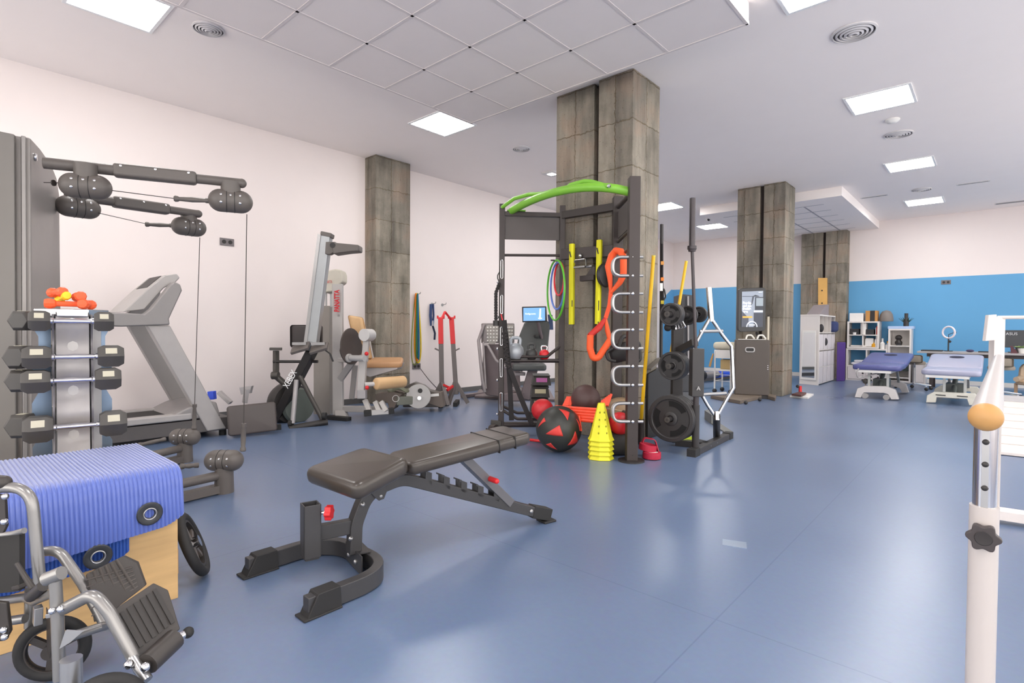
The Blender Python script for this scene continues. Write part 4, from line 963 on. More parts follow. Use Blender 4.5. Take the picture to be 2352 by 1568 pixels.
obj('headrest_emblem', MB().ell(D(1232, 772, 7.9), .05, 16, 8, Matrix.Diagonal((1, .3, .6))), M('emblem', '#393b3a', .5), t)
obj('seat', MB().pad(D(1215, 842, 7.8), (.48, .42, .09), basis(RGT, (0, 0, 1)), .03, 4), M('backrest charcoal', '#4b4d4c', .5), t)
obj('seat_post', MB().beam(D(1225, 845, 7.85), D(1205, 915, 7.85), .14, .10, -FWD), LP, t, .01); obj('step', MB().beam(D(1180, 858, 7.85), D(1205, 858, 7.9), .1, .05).beam(D(1178, 893, 7.8), D(1205, 893, 7.9), .1, .05), LPL, t, .01)
obj('base_plate', MB().prism([G(1090, 914), G(1275, 922), G(1262, 898), G(1100, 898)], (0, 0, .035)), LP, t, .006)
obj('floor_track', MB().beam(G(1062, 910, .03), G(1110, 903, .03), .08, .05), LP, t, .004)
obj('base_column', MB().beam(D(1172, 908, 8.0), D(1210, 908, 7.9), .5, .12), LP, t, .02)
o = obj('screen_housing', MB().prism([D(1199, 704, 7.75), D(1255, 703, 7.75), D(1257, 738, 7.75), D(1200, 740, 7.75)], FWD * .05), BLACK, t, .008)
SCRB = emitter('screen blue', '#6f9fd6', .4)
obj('display', MB().prism([D(1202, 707, 7.745), D(1252, 706, 7.745), D(1252, 736, 7.745), D(1202, 737, 7.745)], -FWD * .003), SCRB, o)
letters('Configuración', D(1206, 722, 7.735), RGT, (0, 0, 1), .03, emitter('screen text', '#f4f8ff', .7), o, width=.15)
obj('printing', MB().tube([D(1241, 709, 7.74), D(1240, 733, 7.74)], .012, 6).tube([D(1236, 731, 7.74), D(1245, 731, 7.74)], .008, 6), emitter('screen figure', '#dbe7f5', .6), o)
obj('second_screen', MB().prism([D(1258, 722, 8.0), D(1269, 723, 8.0), D(1271, 757, 8.0), D(1262, 757, 8.0)], FWD * .04), M('tablet blue', '#34456b', .4), t, .004)
obj('screen_post', MB().tube([D(1235, 738, 7.8), D(1250, 800, 8.05)], .025), LP, t)
# ---------------------------------------------------------------- training rig wrapped round the big pillar
RB = M('rig black brown', '#3b3331', .48, .1, var=.06)
def at2(u, d): p = OND(u, 757, d); return V((p.x, p.y, 0))
P1, P2, P4, P3 = at2(1152, 5.64), at2(1290, 5.70), at2(1416, 5.32), at2(1453, 4.56)
def up(p, z): return V((p.x, p.y, z))
def zat(p, v): return OND(1176, v, depth(p)).z
t = thing('training_rig', 'black steel training rig with a lime green pull-up bar in front of the big pillar', 'exercise rig', (P1 + P3) / 2)
for p, w, ztop_, dv in ((P1, .058, 2.40, None), (P2, .058, 2.40, None), (P4, .095, 2.40, None), (P3, .092, 2.38, None)):
    post = obj('post', MB().beam(up(p, .01), up(p, ztop_), w, w * .95, -FWD), RB, t, .005)
    obj('foot_plate', MB().cyl(up(p, 0), up(p, .012), .11, 24), BLACK, t)
hl = MB()
for v in (426, 457, 1006, 1046): hl.lathe(OND(1453, v, 4.51), -FWD, [(.006, 0), (.006, .004), (.001, .004)], 8)
obj('post_hole', hl, BLACK, t)
d12 = (P2 - P1).normalized(); d43 = (P3 - P4).normalized(); d24 = (P4 - P2).normalized()
def bar(name, a, b, w, h, m=RB): return obj(name, MB().beam(a, b, w, h), m, t, .004)
bar('top_bar', up(P1, 2.30), up(P2, 2.30), .05, .045); bar('top_bar', up(P2, 2.30), up(P4, 2.31), .06, .075); 
obj('top_bar', MB().tube([up(P4, 2.30), up(P3, 2.27)], .024), RB, t)
obj('rung', MB().tube([up(P1, zat(P1, 587)), up(P2, zat(P2, 587))], .014), RB, t)
obj('sign_panel', MB().beam(up(P1, 2.155) + d12 * .03, up(P2, 2.155) - d12 * .03, .012, .235), M('sign panel', '#4d4644', .5, var=.05), t, .003)
obj('sign_panel', MB().beam(up(P4, 2.12) + d43 * .05, up(P3, 2.12) - d43 * .05, .012, .26), M('sign panel', '#4d4644', .5), t, .003)
for z0_, z1_ in ((1.96, 1.97), (1.80, 1.81)): obj('rung', MB().tube([up(P4, z0_), up(P3, z1_)], .015), RB, t)
bar('back_bar', up(P2, zat(P2, 585)), up(P4, zat(P4, 575)), .06, .11)
for zz in (.36, .06): obj('rung', MB().tube([up(P4, zz), up(P3, zz)], .02), RB, t)
# kettlebell ledge
zs_ = zat(P1, 828); fr1 = -FWD * .16
obj('shelf_rail', MB().tube([up(P1, zs_), up(P2, zs_)], .022), RB, t)
zf = zs_ + .045
obj('shelf_rail', MB().tube(fillet([up(P1, zf + .10) + d12 * .0, up(P1, zf) + d12 * .16 + fr1 * .6, up(P2, zf) - d12 * .16 + fr1 * .6, up(P2, zf + .12)], .05, 4), .016), RB, t)
# ball ledge near the floor
zl = zat(P1, 975)
obj('shelf_rail', MB().tube([up(P1, zl - .0), up(P2, zl)], .030), RB, t)
obj('shelf_rail', MB().tube(fillet([up(P1, zl + .16), up(P1, zl + .07) + d12 * .17 + fr1 * .5, up(P2, zl + .07) - d12 * .1 + fr1 * .5], .05, 4), .016), RB, t)
obj('shelf_rail', MB().tube(fillet([up(P1, zl + .18) - fr1, up(P1, zl + .10) + d12 * .17 - fr1, up(P2, zl + .10) - d12 * .1 - fr1], .05, 4), .016), RB, t)
obj('floor_wheel', MB().cyl(OND(1128, 985, 5.55), OND(1140, 985, 5.5), .045, 18), RB, t); obj('wheel_bracket', MB().beam(OND(1128, 970, 5.6), OND(1150, 972, 5.62), .06, .05), DGREY, t, .004)
# pull-up bar
gz = 2.345; A = up(P1, 2.33) + d12 * .10 - FWD * .02; Bq = up(P3, zat(P3, 440)) - d43 * .06
mid = (A + Bq) / 2 - FWD * .25 + V((0, 0, .055)); pts = []
for k in range(17):
    s = k / 16; pts.append(A * (1 - s) ** 2 + (mid * 2 - (A + Bq) / 2) * 2 * s * (1 - s) + Bq * s * s)
gb = obj('pull_up_bar', MB().tube(pts, .038, 14), GREEN, t)
obj('mount_plate', MB().beam(up(P1, 2.332) + d12 * .05, up(P1, 2.332) + d12 * .24, .08, .014), GREEN, gb, .004); obj('mount_plate', MB().beam(Bq + V((0, 0, -.03)), Bq + V((0, 0, .03)) + d43 * .06, .02, .07), GREEN, gb, .003)
def curve(s): return A * (1 - s) ** 2 + (mid * 2 - (A + Bq) / 2) * 2 * s * (1 - s) + Bq * s * s
g1 = [up(P1, 2.36) - FWD * .03, OND(1181, 456, 5.45), OND(1216, 446, 5.30), curve(.36)]
g2 = [curve(.585) , OND(1303, 432, 4.95), OND(1309, 425, 4.90), OND(1342, 416, 4.80), OND(1358, 417, 4.76), curve(.80) - FWD * .04]
obj('grip', MB().tube(fillet(g1, .06, 4), .019), GREEN, gb); obj('grip', MB().tube(fillet(g2, .05, 4), .019), GREEN, gb)
sc = MB()
for q in (curve(.80) - FWD * .05, up(P1, 2.36) - FWD * .03, curve(.99) - FWD * .03): sc.lathe(q, -FWD, [(.016, 0), (.016, .01), (.008, .016), (.001, .016)], 10)
obj('bolt', sc, CHROME, gb)
# D shaped handles and studs on the near right post
for va, vb in ((590, 633), (674, 717), (757, 800), (841, 884), (926, 968)):
    dd = 4.52; a, b = OND(1447, va, dd), OND(1447, vb, dd)
    pth = fillet([a, OND(1408, va, dd), OND(1408, vb, dd), b], .07, 6)
    h = obj('loop_handle', MB().tube(pth, .013, 10), STEEL, t); obj('loop_handle', MB().tube([p + FWD * .05 for p in pth], .011, 10), STEEL, t)
    for v in (va, vb):
        obj('bolt', MB().lathe(OND(1453, v, 4.515), -FWD, [(.013, 0), (.012, .006), (.006, .011), (.001, .012)], 12), CHROME, t)
        obj('stud', MB().cyl(OND(1465, v, 4.53), OND(1477, v, 4.53), .012), STEEL, t)
# key-hole strips on the left post
for k, v in enumerate((648, 728, 800, 872, 950)):
    zc = zat(P1, v - 28); c = up(P1, zc) - FWD * .031; L_ = .115
    obj('anchor_strip', MB().tube(fillet([c + RGT * -.011 + V((0, 0, .095)), c + RGT * .011 + V((0, 0, .095)), c + RGT * .011 + V((0, 0, -.095)), c + RGT * -.011 + V((0, 0, -.095))], .011, 4, True), .0045, 8, True), CHROME, t)
    obj('anchor_bolt', MB().ell(up(P1, zc - .13) - RGT * .04, .014, 10, 8), CHROME, t)

# things hung on and stood in the rig
def onbar(u, v, dz=0): return ONP(u, v, up(P2, 0) - FWD * .06, math.degrees(math.atan2(d24.y, d24.x)))
for u0, v0, u1, v1, w, lab in ((1314, 560, 1313, 745, .062, 'yellow foam stick hanging at the left on the rig back bar'), (1377, 551, 1373, 744, .062, 'yellow foam stick hanging at the right on the rig back bar')):
    a, b = onbar(u0, v0), onbar(u1, v1); t2 = thing('foam_stick', lab, 'foam stick', a, 'yellow foam sticks on the rig')
    n = -FWD.copy(); n.z = 0
    pr = [(-.5, 0), (-.2, .45), (.2, .45), (.5, 0), (.2, -.3), (-.2, -.3)]
    obj('body', MB().prism([a + RGT * x * w + n * y * w for x, y in pr], b - a), YEL, t2, .003)
    obj('hang_cord', MB().tube([a + (b - a) * .10 + n * .035 - RGT * .03, a + (b - a) * .17 + n * .034 - RGT * .015], .006, 6), BLACK, t2)
    if u0 > 1330: obj('printing', MB().beam(a + (b - a) * .72 + n * .029, a + (b - a) * .84 + n * .029, .008, .002, n).beam(a + (b - a) * .97 + n * .029, a + (b - a) * .995 + n * .029, .010, .002, n), BLACK, t2)
    else: obj('printing', MB().beam(a + (b - a) * .70 + n * .029, a + (b - a) * .78 + n * .029, .008, .002, n), BLACK, t2)
hpt = onbar(1333, 592)
t2 = thing('row_handle', 'chrome V-shaped rowing handle hanging on the rig back bar', 'cable handle', hpt)
a, b, c, d_ = onbar(1320, 597), onbar(1345, 594), onbar(1308, 615), onbar(1360, 611)
obj('bracket', MB().tube(fillet([c + (a - c) * .0 + RGT * .03, a, b, d_ - RGT * .06], .02, 3), .008), CHROME, t2); obj('grip', MB().tube([c, c.lerp(d_, .7)], .014), STEEL, t2); obj('grip', MB().tube([c.lerp(d_, .75), d_], .014), STEEL, t2); obj('swivel', MB().ell(onbar(1333, 587), .022, 12, 8), CHROME, t2)
t2 = thing('landmine_post', 'short dark steel arm fixed on the pillar behind the yellow sticks', 'bracket', onbar(1370, 635))
bk_ = FWD * .04
obj('arm', MB().beam(onbar(1334, 640), onbar(1366, 637), .05, .055), RB, t2, .004); obj('gusset', MB().prism([onbar(1360, 612), onbar(1366, 612), onbar(1366, 632), onbar(1345, 634)], FWD * .03), RB, t2)
obj('wheel', MB().lathe(onbar(1390, 632) , (FWD * -.75 + RGT * .65), [(.02, -.02), (.11, -.02), (.12, 0), (.11, .02), (.02, .02)], 28), BLACK, t2); obj('wheel_hub', MB().cyl(onbar(1388, 632) - FWD * .01, onbar(1388, 632) + FWD * .05, .04, 16), M('hub brown', '#7a5a33', .5), t2)
# orange strap
t2 = thing('strap_handle', 'long orange padded strap loop hanging from the rig right side', 'strap', OND(1415, 575, 4.85))
def ribbon(name, pts, w, par, m, up_): obj(name, MB().rail([OND(*p) for p in pts], .012, w, up_), m, par)
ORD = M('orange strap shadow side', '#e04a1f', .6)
obj('upper_loop', MB().tube([OND(*p) for p in ((1414, 575, 4.95), (1426, 578, 4.9), (1433, 592, 4.86), (1433, 628, 4.84), (1424, 648, 4.85), (1403, 672, 4.88))], [.030, .034, .034, .034, .026, .014], 10), ORANGE, t2)
obj('upper_loop', MB().tube([OND(*p) for p in ((1416, 574, 4.97), (1405, 588, 4.95), (1397, 612, 4.93), (1401, 640, 4.92), (1403, 672, 4.90))], [.032, .034, .032, .024, .014], 10), ORANGE, t2)
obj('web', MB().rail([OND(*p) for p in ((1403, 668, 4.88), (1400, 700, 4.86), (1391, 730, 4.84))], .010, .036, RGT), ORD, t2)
obj('lower_loop', MB().tube([OND(*p) for p in ((1391, 731, 4.84), (1376, 752, 4.82), (1354, 771, 4.80))], [.014, .030, .024], 10), M('red strap', '#c32a22', .6), t2)
obj('lower_loop', MB().tube([OND(*p) for p in ((1391, 731, 4.84), (1395, 758, 4.83), (1401, 780, 4.82))], [.012, .022, .022], 10), ORANGE, t2)
obj('padded_grip', MB().tube(fillet([OND(*p) for p in ((1356, 769, 4.80), (1355, 800, 4.80), (1362, 822, 4.80), (1374, 822, 4.80), (1401, 781, 4.82))], .05, 5), .030, 12), ORANGE, t2)
# hoops on the left bay
hk2 = OND(1276, 600, 5.55)
hax = (RGT * .98 + FWD * .21).normalized()
for v0, v1, m, r, off, lab in ((598, 735, M('hoop green', '#62c236', .4), .010, 0, 'largest green hoop hanging on the rig left bay'), (603, 710, M('hoop blue', '#5f7fd0', .4), .010, .018, 'blue hoop hanging inside the green hoop'), (603, 678, M('hoop red', '#e0383e', .4), .010, .036, 'smallest red hoop hanging inside the blue hoop')):
    a, b = OND(1276, v0, 5.55), OND(1276, v1, 5.55); c = (a + b) / 2; R_ = (a.z - b.z) / 2
    one('hoop', MB().ring(c + RGT * off, hax, R_, r, 56, 10), m, lab, 'hoop', 'hoops on the rig')
obj('hoop_hook', MB().tube([hk2 + RGT * -.05 + V((0, 0, .01)), hk2 + RGT * .06 + V((0, 0, .01))], .008), RB, t)
# kettlebells
def kettle(p, r, m, label, hm=None, ball=None):
    p = V(p); t3 = thing('kettlebell', label, 'kettlebell', p, 'kettlebells on the rig ledge')
    obj('bell', MB().lathe(p, (0, 0, 1), [(r * .62, 0), (r * .9, r * .25), (r, r * .8), (r * .9, r * 1.35), (r * .55, r * 1.75), (r * .2, r * 1.85)], 28), m, t3)
    c = p + V((0, 0, r * 1.55)); hr = r * .62
    obj('handle', MB().tube(fillet([c - RGT * hr * .8, c - RGT * hr + V((0, 0, r * .95)), c + RGT * hr + V((0, 0, r * .95)), c + RGT * hr * .8], r * .5, 5), r * .2, 12), hm or m, t3)
kz = zs_ + .02
def shelfpt(u): q = ONP(u, 800, up(P1, 0) - FWD * .05, math.degrees(math.atan2(d12.y, d12.x))); return V((q.x, q.y, kz))
kettle(shelfpt(1184), .088, M('kettlebell silver', '#a9aeb4', .4, .3), 'largest silver kettlebell on the rig ledge, left')
kettle(shelfpt(1221), .062, M('kettlebell black', '#3a3a39', .45), 'black kettlebell in the middle of the rig ledge')
kettle(shelfpt(1250), .054, M('kettlebell red', '#d5242c', .4), 'smallest red kettlebell on the rig ledge, right', CHROME)
obj('ledge_tray', MB().beam(up(P1, kz - .012) + d12 * .04 - FWD * .05, up(P2, kz - .012) - d12 * .04 - FWD * .05, .14, .012), RB, t)
# ropes and black suspension straps on the left post
ROPE = M('black rope', '#2f2b2b', .85, bump=.4)
t2 = thing('battle_rope', 'black twisted rope hanging beside the rig left post', 'rope', OND(1142, 640, 5.6))
for k in range(2):
    pts = []
    for i in range(44):
        s = i / 43; p = OND(1147 - 8 * min(1, s * 4), 650 + 88 * s, 5.55); a = s * 44 + k * PI; pts.append(p + (RGT * math.cos(a) + FWD * math.sin(a)) * .009)
    obj('strand', MB().tube(pts, .011, 7), ROPE, t2)
obj('loop', MB().tube(fillet([OND(1147, 625, 5.58), OND(1143, 632, 5.56), OND(1143, 640, 5.56), OND(1147, 646, 5.56)], .02, 3), .006), BLACK, t2); obj('end_cap', MB().cyl(OND(1139, 736, 5.55), OND(1139, 748, 5.55), .03, 14), BLACK, t2)
t2 = thing('suspension_strap', 'black webbing straps with a red tab dangling down the rig left post', 'strap', OND(1160, 760, 5.5))
WEB = M('black webbing', '#262324', .85)
obj('strap', MB().rail([OND(1158, 735, 5.55), OND(1164, 790, 5.52), OND(1170, 860, 5.5), OND(1175, 965, 5.5)], .012, .05, -RGT), WEB, t2)
obj('strap', MB().rail([OND(1160, 770, 5.5), OND(1170, 845, 5.48), OND(1195, 910, 5.46), OND(1222, 975, 5.44)], .012, .05, -RGT), WEB, t2)
obj('red_tab', MB().beam(OND(1151, 722, 5.58), OND(1155, 740, 5.56), .03, .01, RGT), RED, t2)
kn = []
for i in range(30): s = i / 29; kn.append(OND(1158 + 9 * s + 3 * math.sin(i * 2.3), 760 + 85 * s, 5.48))
obj('braid', MB().tube(kn, .022, 8), ROPE, t2)
# balls
def ball(name, c, r, m, label, cat='medicine ball', grp='balls in the rig'): return one(name, MB().ell(c, r, 36, 22), m, label, cat, grp, sharp=80)
RUBR = M('red rubber ball', '#c8262d', .42, var=.05, bump=.06)
def down(u, v, d_, z): p = OND(u, v, d_); p.z = z; return p
ball('medicine_ball', OND(1246, 941, 5.45), .112, RUBR, 'red rubber ball on the low rig ledge behind the two-tone ball')
one('medicine_ball', MB().ell(OND(1345, 917, 5.14), .14, 36, 22), M('maroon brown ball', '#4a3432', .5, bump=.05), 'dark brown ball lying on the red hurdle stack', 'medicine ball', 'balls in the rig', sharp=80)
ball('medicine_ball', OND(1424, 972, 4.80), .10, RUBR, 'red ball behind the near right rig post')
tb = ball('medicine_ball', OND(1424, 950, 5.07), .155, M('tan leather ball', '#8a7358', .5), 'tan leather ball behind the red ball at the right post')
obj('seam_line', MB().ring(OND(1424, 950, 5.07), (0, .4, 1), .156, .003, 48, 6), M('seam cream', '#cfc0a0', .6), tb)
# two-tone wall ball: black panels with red triangles
wc_ = G(1283, 1036); r_ = .207; wc_.z = r_
wb = one('medicine_ball', MB().ell(wc_, r_, 48, 30), M('wall ball black', '#2f302c', .42, bump=.08), 'large black wall ball with red triangles on the floor by the rig', 'medicine ball', sharp=80)
def tri(c, r, ctrs, m):
    vs = [c + p * r for p in ctrs]; n = 6; mb = MB(); g = {}
    for i in range(n + 1):
        for j in range(n + 1 - i):
            k = n - i - j; q = (ctrs[0] * i + ctrs[1] * j + ctrs[2] * k) / n; g[i, j] = len(mb.v); mb.v.append(c + q.normalized() * r)
    for i in range(n):
        for j in range(n - i):
            mb.f.append([g[i, j], g[i + 1, j], g[i, j + 1]])
            if j < n - i - 1: mb.f.append([g[i + 1, j], g[i + 1, j + 1], g[i, j + 1]])
    return mb
def sph(x, y): return (RGT * x + V((0, 0, 1)) * y - FWD * math.sqrt(max(.02, 1 - x * x - y * y))).normalized()
WR = M('wall ball red', '#d33a33', .42, bump=.06)
for a, b, c in (((-.62, -.10), (-.05, .30), (.10, -.16)), ((-.05, .92), (.42, .78), (.30, .48)), ((.30, -.58), (.62, .02), (.76, -.52)), ((-.92, .10), (-.66, .56), (-.62, .42)), ((-.60, -.58), (-.10, -.80), (-.40, -.48)), ((.70, .50), (.98, -.05), (.84, -.02))):
    mb = tri(wc_, r_ * 1.004, [sph(*a), sph(*b), sph(*c)], None)
    o_ = obj('red_panel', mb, WR, wb); sm = o_.modifiers.new('solid', 'SOLIDIFY'); sm.thickness = .002
# red hurdle bundle
t2 = thing('hurdle_stack', 'stack of red-orange plastic hurdles leaning in the rig behind the cones', 'hurdle stack', G(1330, 975))
OR2 = M('red orange plastic', '#ef4f32', .5)
for k in range(5):
    a, b = OND(1277 - k * 2, 934 + k * 6, 5.13 - .005 * k), OND(1392, 942 + k * 7, 4.78 - .01 * k); obj('bar', MB().tube([a, b], .016), OR2, t2)
for k in range(6):
    obj('leg', MB().tube([OND(1294 + k * 3, 932, 5.12), OND(1304 + k * 3, 911, 5.15)], .012), OR2, t2); obj('leg', MB().tube([OND(1380 + k * 3, 932, 4.85), OND(1384 + k * 4, 920 - k * 3, 4.9)], .012), OR2, t2)
obj('leg', MB().tube([OND(1330, 955, 4.9), OND(1334, 990, 4.85)], .012), OR2, t2)
for u0, u1, v, d_ in ((1210, 1250, 1010, 5.3), (1340, 1352, 968, 4.9)): pass
one('hurdle_bar', MB().tube([G(1205, 1008, .02), G(1245, 1013, .02)], .014), RED, 'thin red bar on the floor under the bench tip', 'bar')
# stacked yellow cones
cb = G(1380, 1052); CY = M('cone yellow', '#e6e02a', .5, var=.03)
def cone(z, label):
    p = V((cb.x, cb.y, z)); t3 = thing('training_cone', label, 'cone', p, 'stacked yellow cones')
    sq = lambda r, zz, a0=.35: [p + V((r * math.cos(a0 + PI / 2 * k) * 1.0, r * math.sin(a0 + PI / 2 * k), zz)) for k in range(4)]
    def oct_(r, zz):
        out = []
        for k in range(8):
            a = 2 * PI * k / 8 + .45; q = r * (1 if k % 2 else .93); out.append(p + V((q * math.cos(a), q * math.sin(a), zz)))
        return out
    mb = MB(); R0, R1, H_ = .121, .032, .315; L0, L1, L2, L3, L4 = oct_(R0, 0), oct_(R0, .005), oct_(.105, .030), oct_(R1, H_), oct_(R1 * .7, H_ - .004)
    vs = L0 + L1 + L2 + L3 + L4; fs = [[i * 8 + k, i * 8 + (k + 1) % 8, i * 8 + 8 + (k + 1) % 8, i * 8 + 8 + k] for i in range(4) for k in range(8)]
    obj('shell', mb.add(vs, fs), CY, t3, 0, 20)
    return t3, p
for k in range(5):
    t3, p = cone(.002 + .040 * k, ('lowest yellow cone, only its rim shows under the stack', 'second yellow cone rim from the floor in the stack', 'third yellow cone rim from the floor in the stack', 'fourth yellow cone rim, just under the whole cone', 'topmost yellow cone, the only one seen whole')[k])
    if k == 4:
        h_ = MB()
        for row, (z, w) in enumerate(((.07, .046), (.125, .038), (.18, .03), (.24, .02))):
            for s_ in (-1, 1):
                rr = .105 + (.032 - .105) * (z - .03) / .285; dirv = (-FWD + RGT * s_ * .42); dirv.z = 0; dirv.normalize(); c_ = p + dirv * rr * .955 + V((0, 0, z)); h_.ell(c_, (.006, .006, .009), 8, 6)
        obj('hole', h_, M('cone hole', '#8f8a14', .7), t3)
# step platforms behind the left bay
t2 = None
for k, (v0, v1, u0, u1, lab, lc) in enumerate(((862, 886, 1224, 1266, 'top black step box with a pink label behind the rig', '#c76fae'), (888, 914, 1221, 1263, 'middle black step box with a cream label behind the rig', '#cfc6a4'), (915, 950, 1219, 1262, 'lowest black step box with a cream label behind the rig', '#bdb48f'))):
    dd = 6.35; z1_, z0_ = OND(1240, v0, dd).z, OND(1240, v1, dd).z
    if k == 2: z0_ = 0
    a, b = OND(u0, 800, dd), OND(u1, 800, dd); t3 = thing('step_box', lab, 'step', V((a.x, a.y, z0_)), 'stacked step boxes')
    def F(s, f, z): return V((a.x, a.y, 0)).lerp(V((b.x, b.y, 0)), s) + V((FWD.x, FWD.y, 0)) * f + V((0, 0, z))
    SB = M('step box black', '#45423f', .6)
    h = z1_ - z0_
    mb = MB(); bot = [F(-.02, 0, z0_ + .004), F(1.02, 0, z0_ + .004), F(1.02, .35, z0_ + .004), F(-.02, .35, z0_ + .004)]; top = [F(.06, .03, z1_ - .014), F(.94, .03, z1_ - .014), F(.94, .32, z1_ - .014), F(.06, .32, z1_ - .014)]
    obj('body', mb.add(bot + top, [[3, 2, 1, 0], [4, 5, 6, 7], [0, 1, 5, 4], [1, 2, 6, 5], [2, 3, 7, 6], [3, 0, 4, 7]]), SB, t3, .004)
    obj('tread', MB().prism([F(.03, .01, z1_ - .014), F(.97, .01, z1_ - .014), F(.97, .34, z1_ - .014), F(.03, .34, z1_ - .014)], (0, 0, .012)), SB, t3, .003)
    zl_ = z1_ - .05; sl = .03 * (zl_ - z0_) / max(.05, h)
    obj('label_strip', MB().prism([F(.2, sl - .008, zl_ + .02), F(.8, sl - .008, zl_ + .02), F(.8, sl - .012, zl_ - .03), F(.2, sl - .012, zl_ - .03)], FWD * .004), M('strip ' + lc, lc, .6), t3)
# ankle straps
AK = M('maroon strap', '#b01c3a', .6)
for cpx, z, ax_, lab in (((1497, 1053), .033, (0, 0, 1), 'lower red ankle weight ring on the floor by the rig post'), ((1488, 1050), .088, (.14, .1, 1), 'upper red ankle weight ring lying on the other ring')):
    q = G(*cpx); c = V((q.x, q.y, z)); t3 = thing('ankle_ring', lab, 'ankle weight', c, 'red ankle rings')
    obj('band', MB().lathe(c - V(ax_).normalized() * .03, ax_, [(.060, 0), (.076, .004), (.078, .03), (.076, .056), (.060, .06), (.056, .03), (.060, 0)], 30), AK, t3)
    if z < .05: obj('lining', MB().cyl(c - V((0, 0, .02)), c + V((0, 0, .026)), .052, 24), M('pale lining', '#d9cfcd', .8), t3)
    else: obj('webbing', MB().rail(fillet([c + V((-.06, 0, .02)), c + V((-.05, .02, .075)), c + V((.05, .03, .07)), c + V((.085, .03, -.04))], .04, 5), .006, .045, FWD), AK, t3)
one('sandbag', MB().pad(down(1412, 1030, 4.85, .10), (.34, .24, .20), basis(RGT, (0, 0, 1)), .07, 4, .09), M('black sandbag', '#2c2a2a', .7), 'black padded bag on the floor behind the right rig post', 'sandbag')
t2 = thing('power_bag', 'black handled bag hung on the rig behind the steel loops', 'sandbag', OND(1425, 800, 4.9))
obj('bag', MB().caps(OND(1412, 812, 4.9), OND(1440, 806, 4.85), .085, 20, 6, .5), M('black sandbag', '#2c2a2a', .7), t2); obj('handle', MB().tube(fillet([OND(1408, 800, 4.8), OND(1392, 808, 4.8), OND(1396, 826, 4.8), OND(1414, 830, 4.8)], .04, 5), .014), BLACK, t2)
obj('handle', MB().tube(fillet([OND(1422, 795, 4.8), OND(1428, 772, 4.8), OND(1450, 772, 4.85), OND(1468, 790, 4.9), OND(1470, 826, 4.9), OND(1462, 830, 4.9)], .05, 5), .018), BLACK, t2)
# ---------------------------------------------------------------- weight tree, bars and the far right side
# plate stand
PB = M('plate stand black', '#333030', .5, .1); IRON = M('cast iron plate', '#3b3939', .42, .2, var=.08)
sp0 = G(1620, 1030); sd_ = 4.95
t = thing('plate_stand', 'black plate and bar stand right of the pillar', 'weight rack', G(1590, 1030))
fa, fb = G(1590, 1040, .03), G(1672, 1000, .03)
obj('front_foot', MB().beam(fa, fb, .07, .06), PB, t, .006); rear = V((-2.53, 5.25, .03)); mf = fa.lerp(fb, .4)
obj('long_foot', MB().beam(mf + (rear - mf) * .02, rear, .08, .06), PB, t, .006)
ec = MB().beam(fa - (fb - fa).normalized() * .03, fa + (fb - fa).normalized() * .09, .08, .075); obj('foot_cap', ec, RUB, t, .004); obj('foot_cap', MB().beam(fb - (fb - fa).normalized() * .06, fb + (fb - fa).normalized() * .05, .08, .072), RUB, t, .004)
bl = MB()
for f in (.42, .6): q = fa.lerp(fb, f) - FWD * .04; bl.ell(q, .012, 10, 8)
obj('bolt', bl, CHROME, t)
mast = OND(1556, 757, 5.2); mast.z = .03
obj('mast', MB().beam(mast, V((mast.x, mast.y, OND(1556, 700, 5.2).z)), .10, .075, -FWD), PB, t, .006)
obj('mast_base', MB().beam(V((mast.x, mast.y, .03)), mf, .08, .06), PB, t, .005)
hd = OND(1601, 757, 4.82)
obj('bar_sleeve', MB().beam(V((hd.x, hd.y, OND(1601, 910, 4.82).z)), V((hd.x, hd.y, OND(1601, 800, 4.82).z)), .105, .10, -FWD), M('sleeve black', '#3c3a3a', .5), t, .006)
obj('bar_tube', MB().tube([V((hd.x, hd.y, .05)), V((hd.x, hd.y, OND(1601, 930, 4.82).z))], .032, 14), PB, t); obj('bar_tube', MB().tube([G(1646, 1004, .03), OND(1646, 955, 4.98)], .033, 14), PB, t)
obj('sleeve_link', MB().beam(V((hd.x, hd.y, 1.0)) + FWD * .05, V((mast.x, mast.y, .9)), .06, .06), PB, t)
letters('A', OND(1600, 896, 4.755), RGT, (0, 0, 1), .05, M('print grey', '#b9b6b4', .5), t)
obj('name_plate', MB().beam(G(1566, 1012, .05), G(1592, 1010, .05), .012, .07), M('acid yellow plate', '#b5c92a', .5), t, .002)
letters('CAUTION', G(1568, 1010, .035) - FWD * .014, RGT, (0, 0, 1), .03, BLACK, t, width=.09)
pax = (-FWD * .80 - RGT * .60); pax.z = 0; pax.normalize()
def plate_geo(c, ax, r, th):
    c, ax = V(c), V(ax); x, y = frame(ax); h = th / 2
    mb = MB().lathe(c, ax, [(r * .80, -h * .6), (r * .84, -h), (r * .97, -h), (r, -h * .7), (r, h * .7), (r * .97, h), (r * .84, h), (r * .80, h * .6), (r * .80, -h * .6)], 40)
    mb.lathe(c, ax, [(.03, -h), (r * .27, -h), (r * .30, -h * .8), (r * .30, h * .8), (r * .27, h), (.03, h), (.026, h * .5), (.026, -h * .5), (.03, -h)], 24)
    mb.lathe(c, ax, [(r * .28, -h * .35), (r * .82, -h * .35), (r * .82, h * .2), (r * .28, h * .2), (r * .28, -h * .35)], 36)
    return mb
def pl_slots(c, ax, r, th):
    x, y = frame(ax); mb = MB()
    for k in range(3):
        a0 = 2 * PI * k / 3 + .5; P = []
        for i in range(9): a = a0 + 1.2 * i / 8; P.append(c + ax * th * .12 + (x * math.cos(a) + y * math.sin(a)) * r * .76)
        for i in range(9): a = a0 + 1.2 * (1 - i / 8); P.append(c + ax * th * .12 + (x * math.cos(a) + y * math.sin(a)) * r * .52)
        mb.prism(P, ax * th * .06)
    return mb
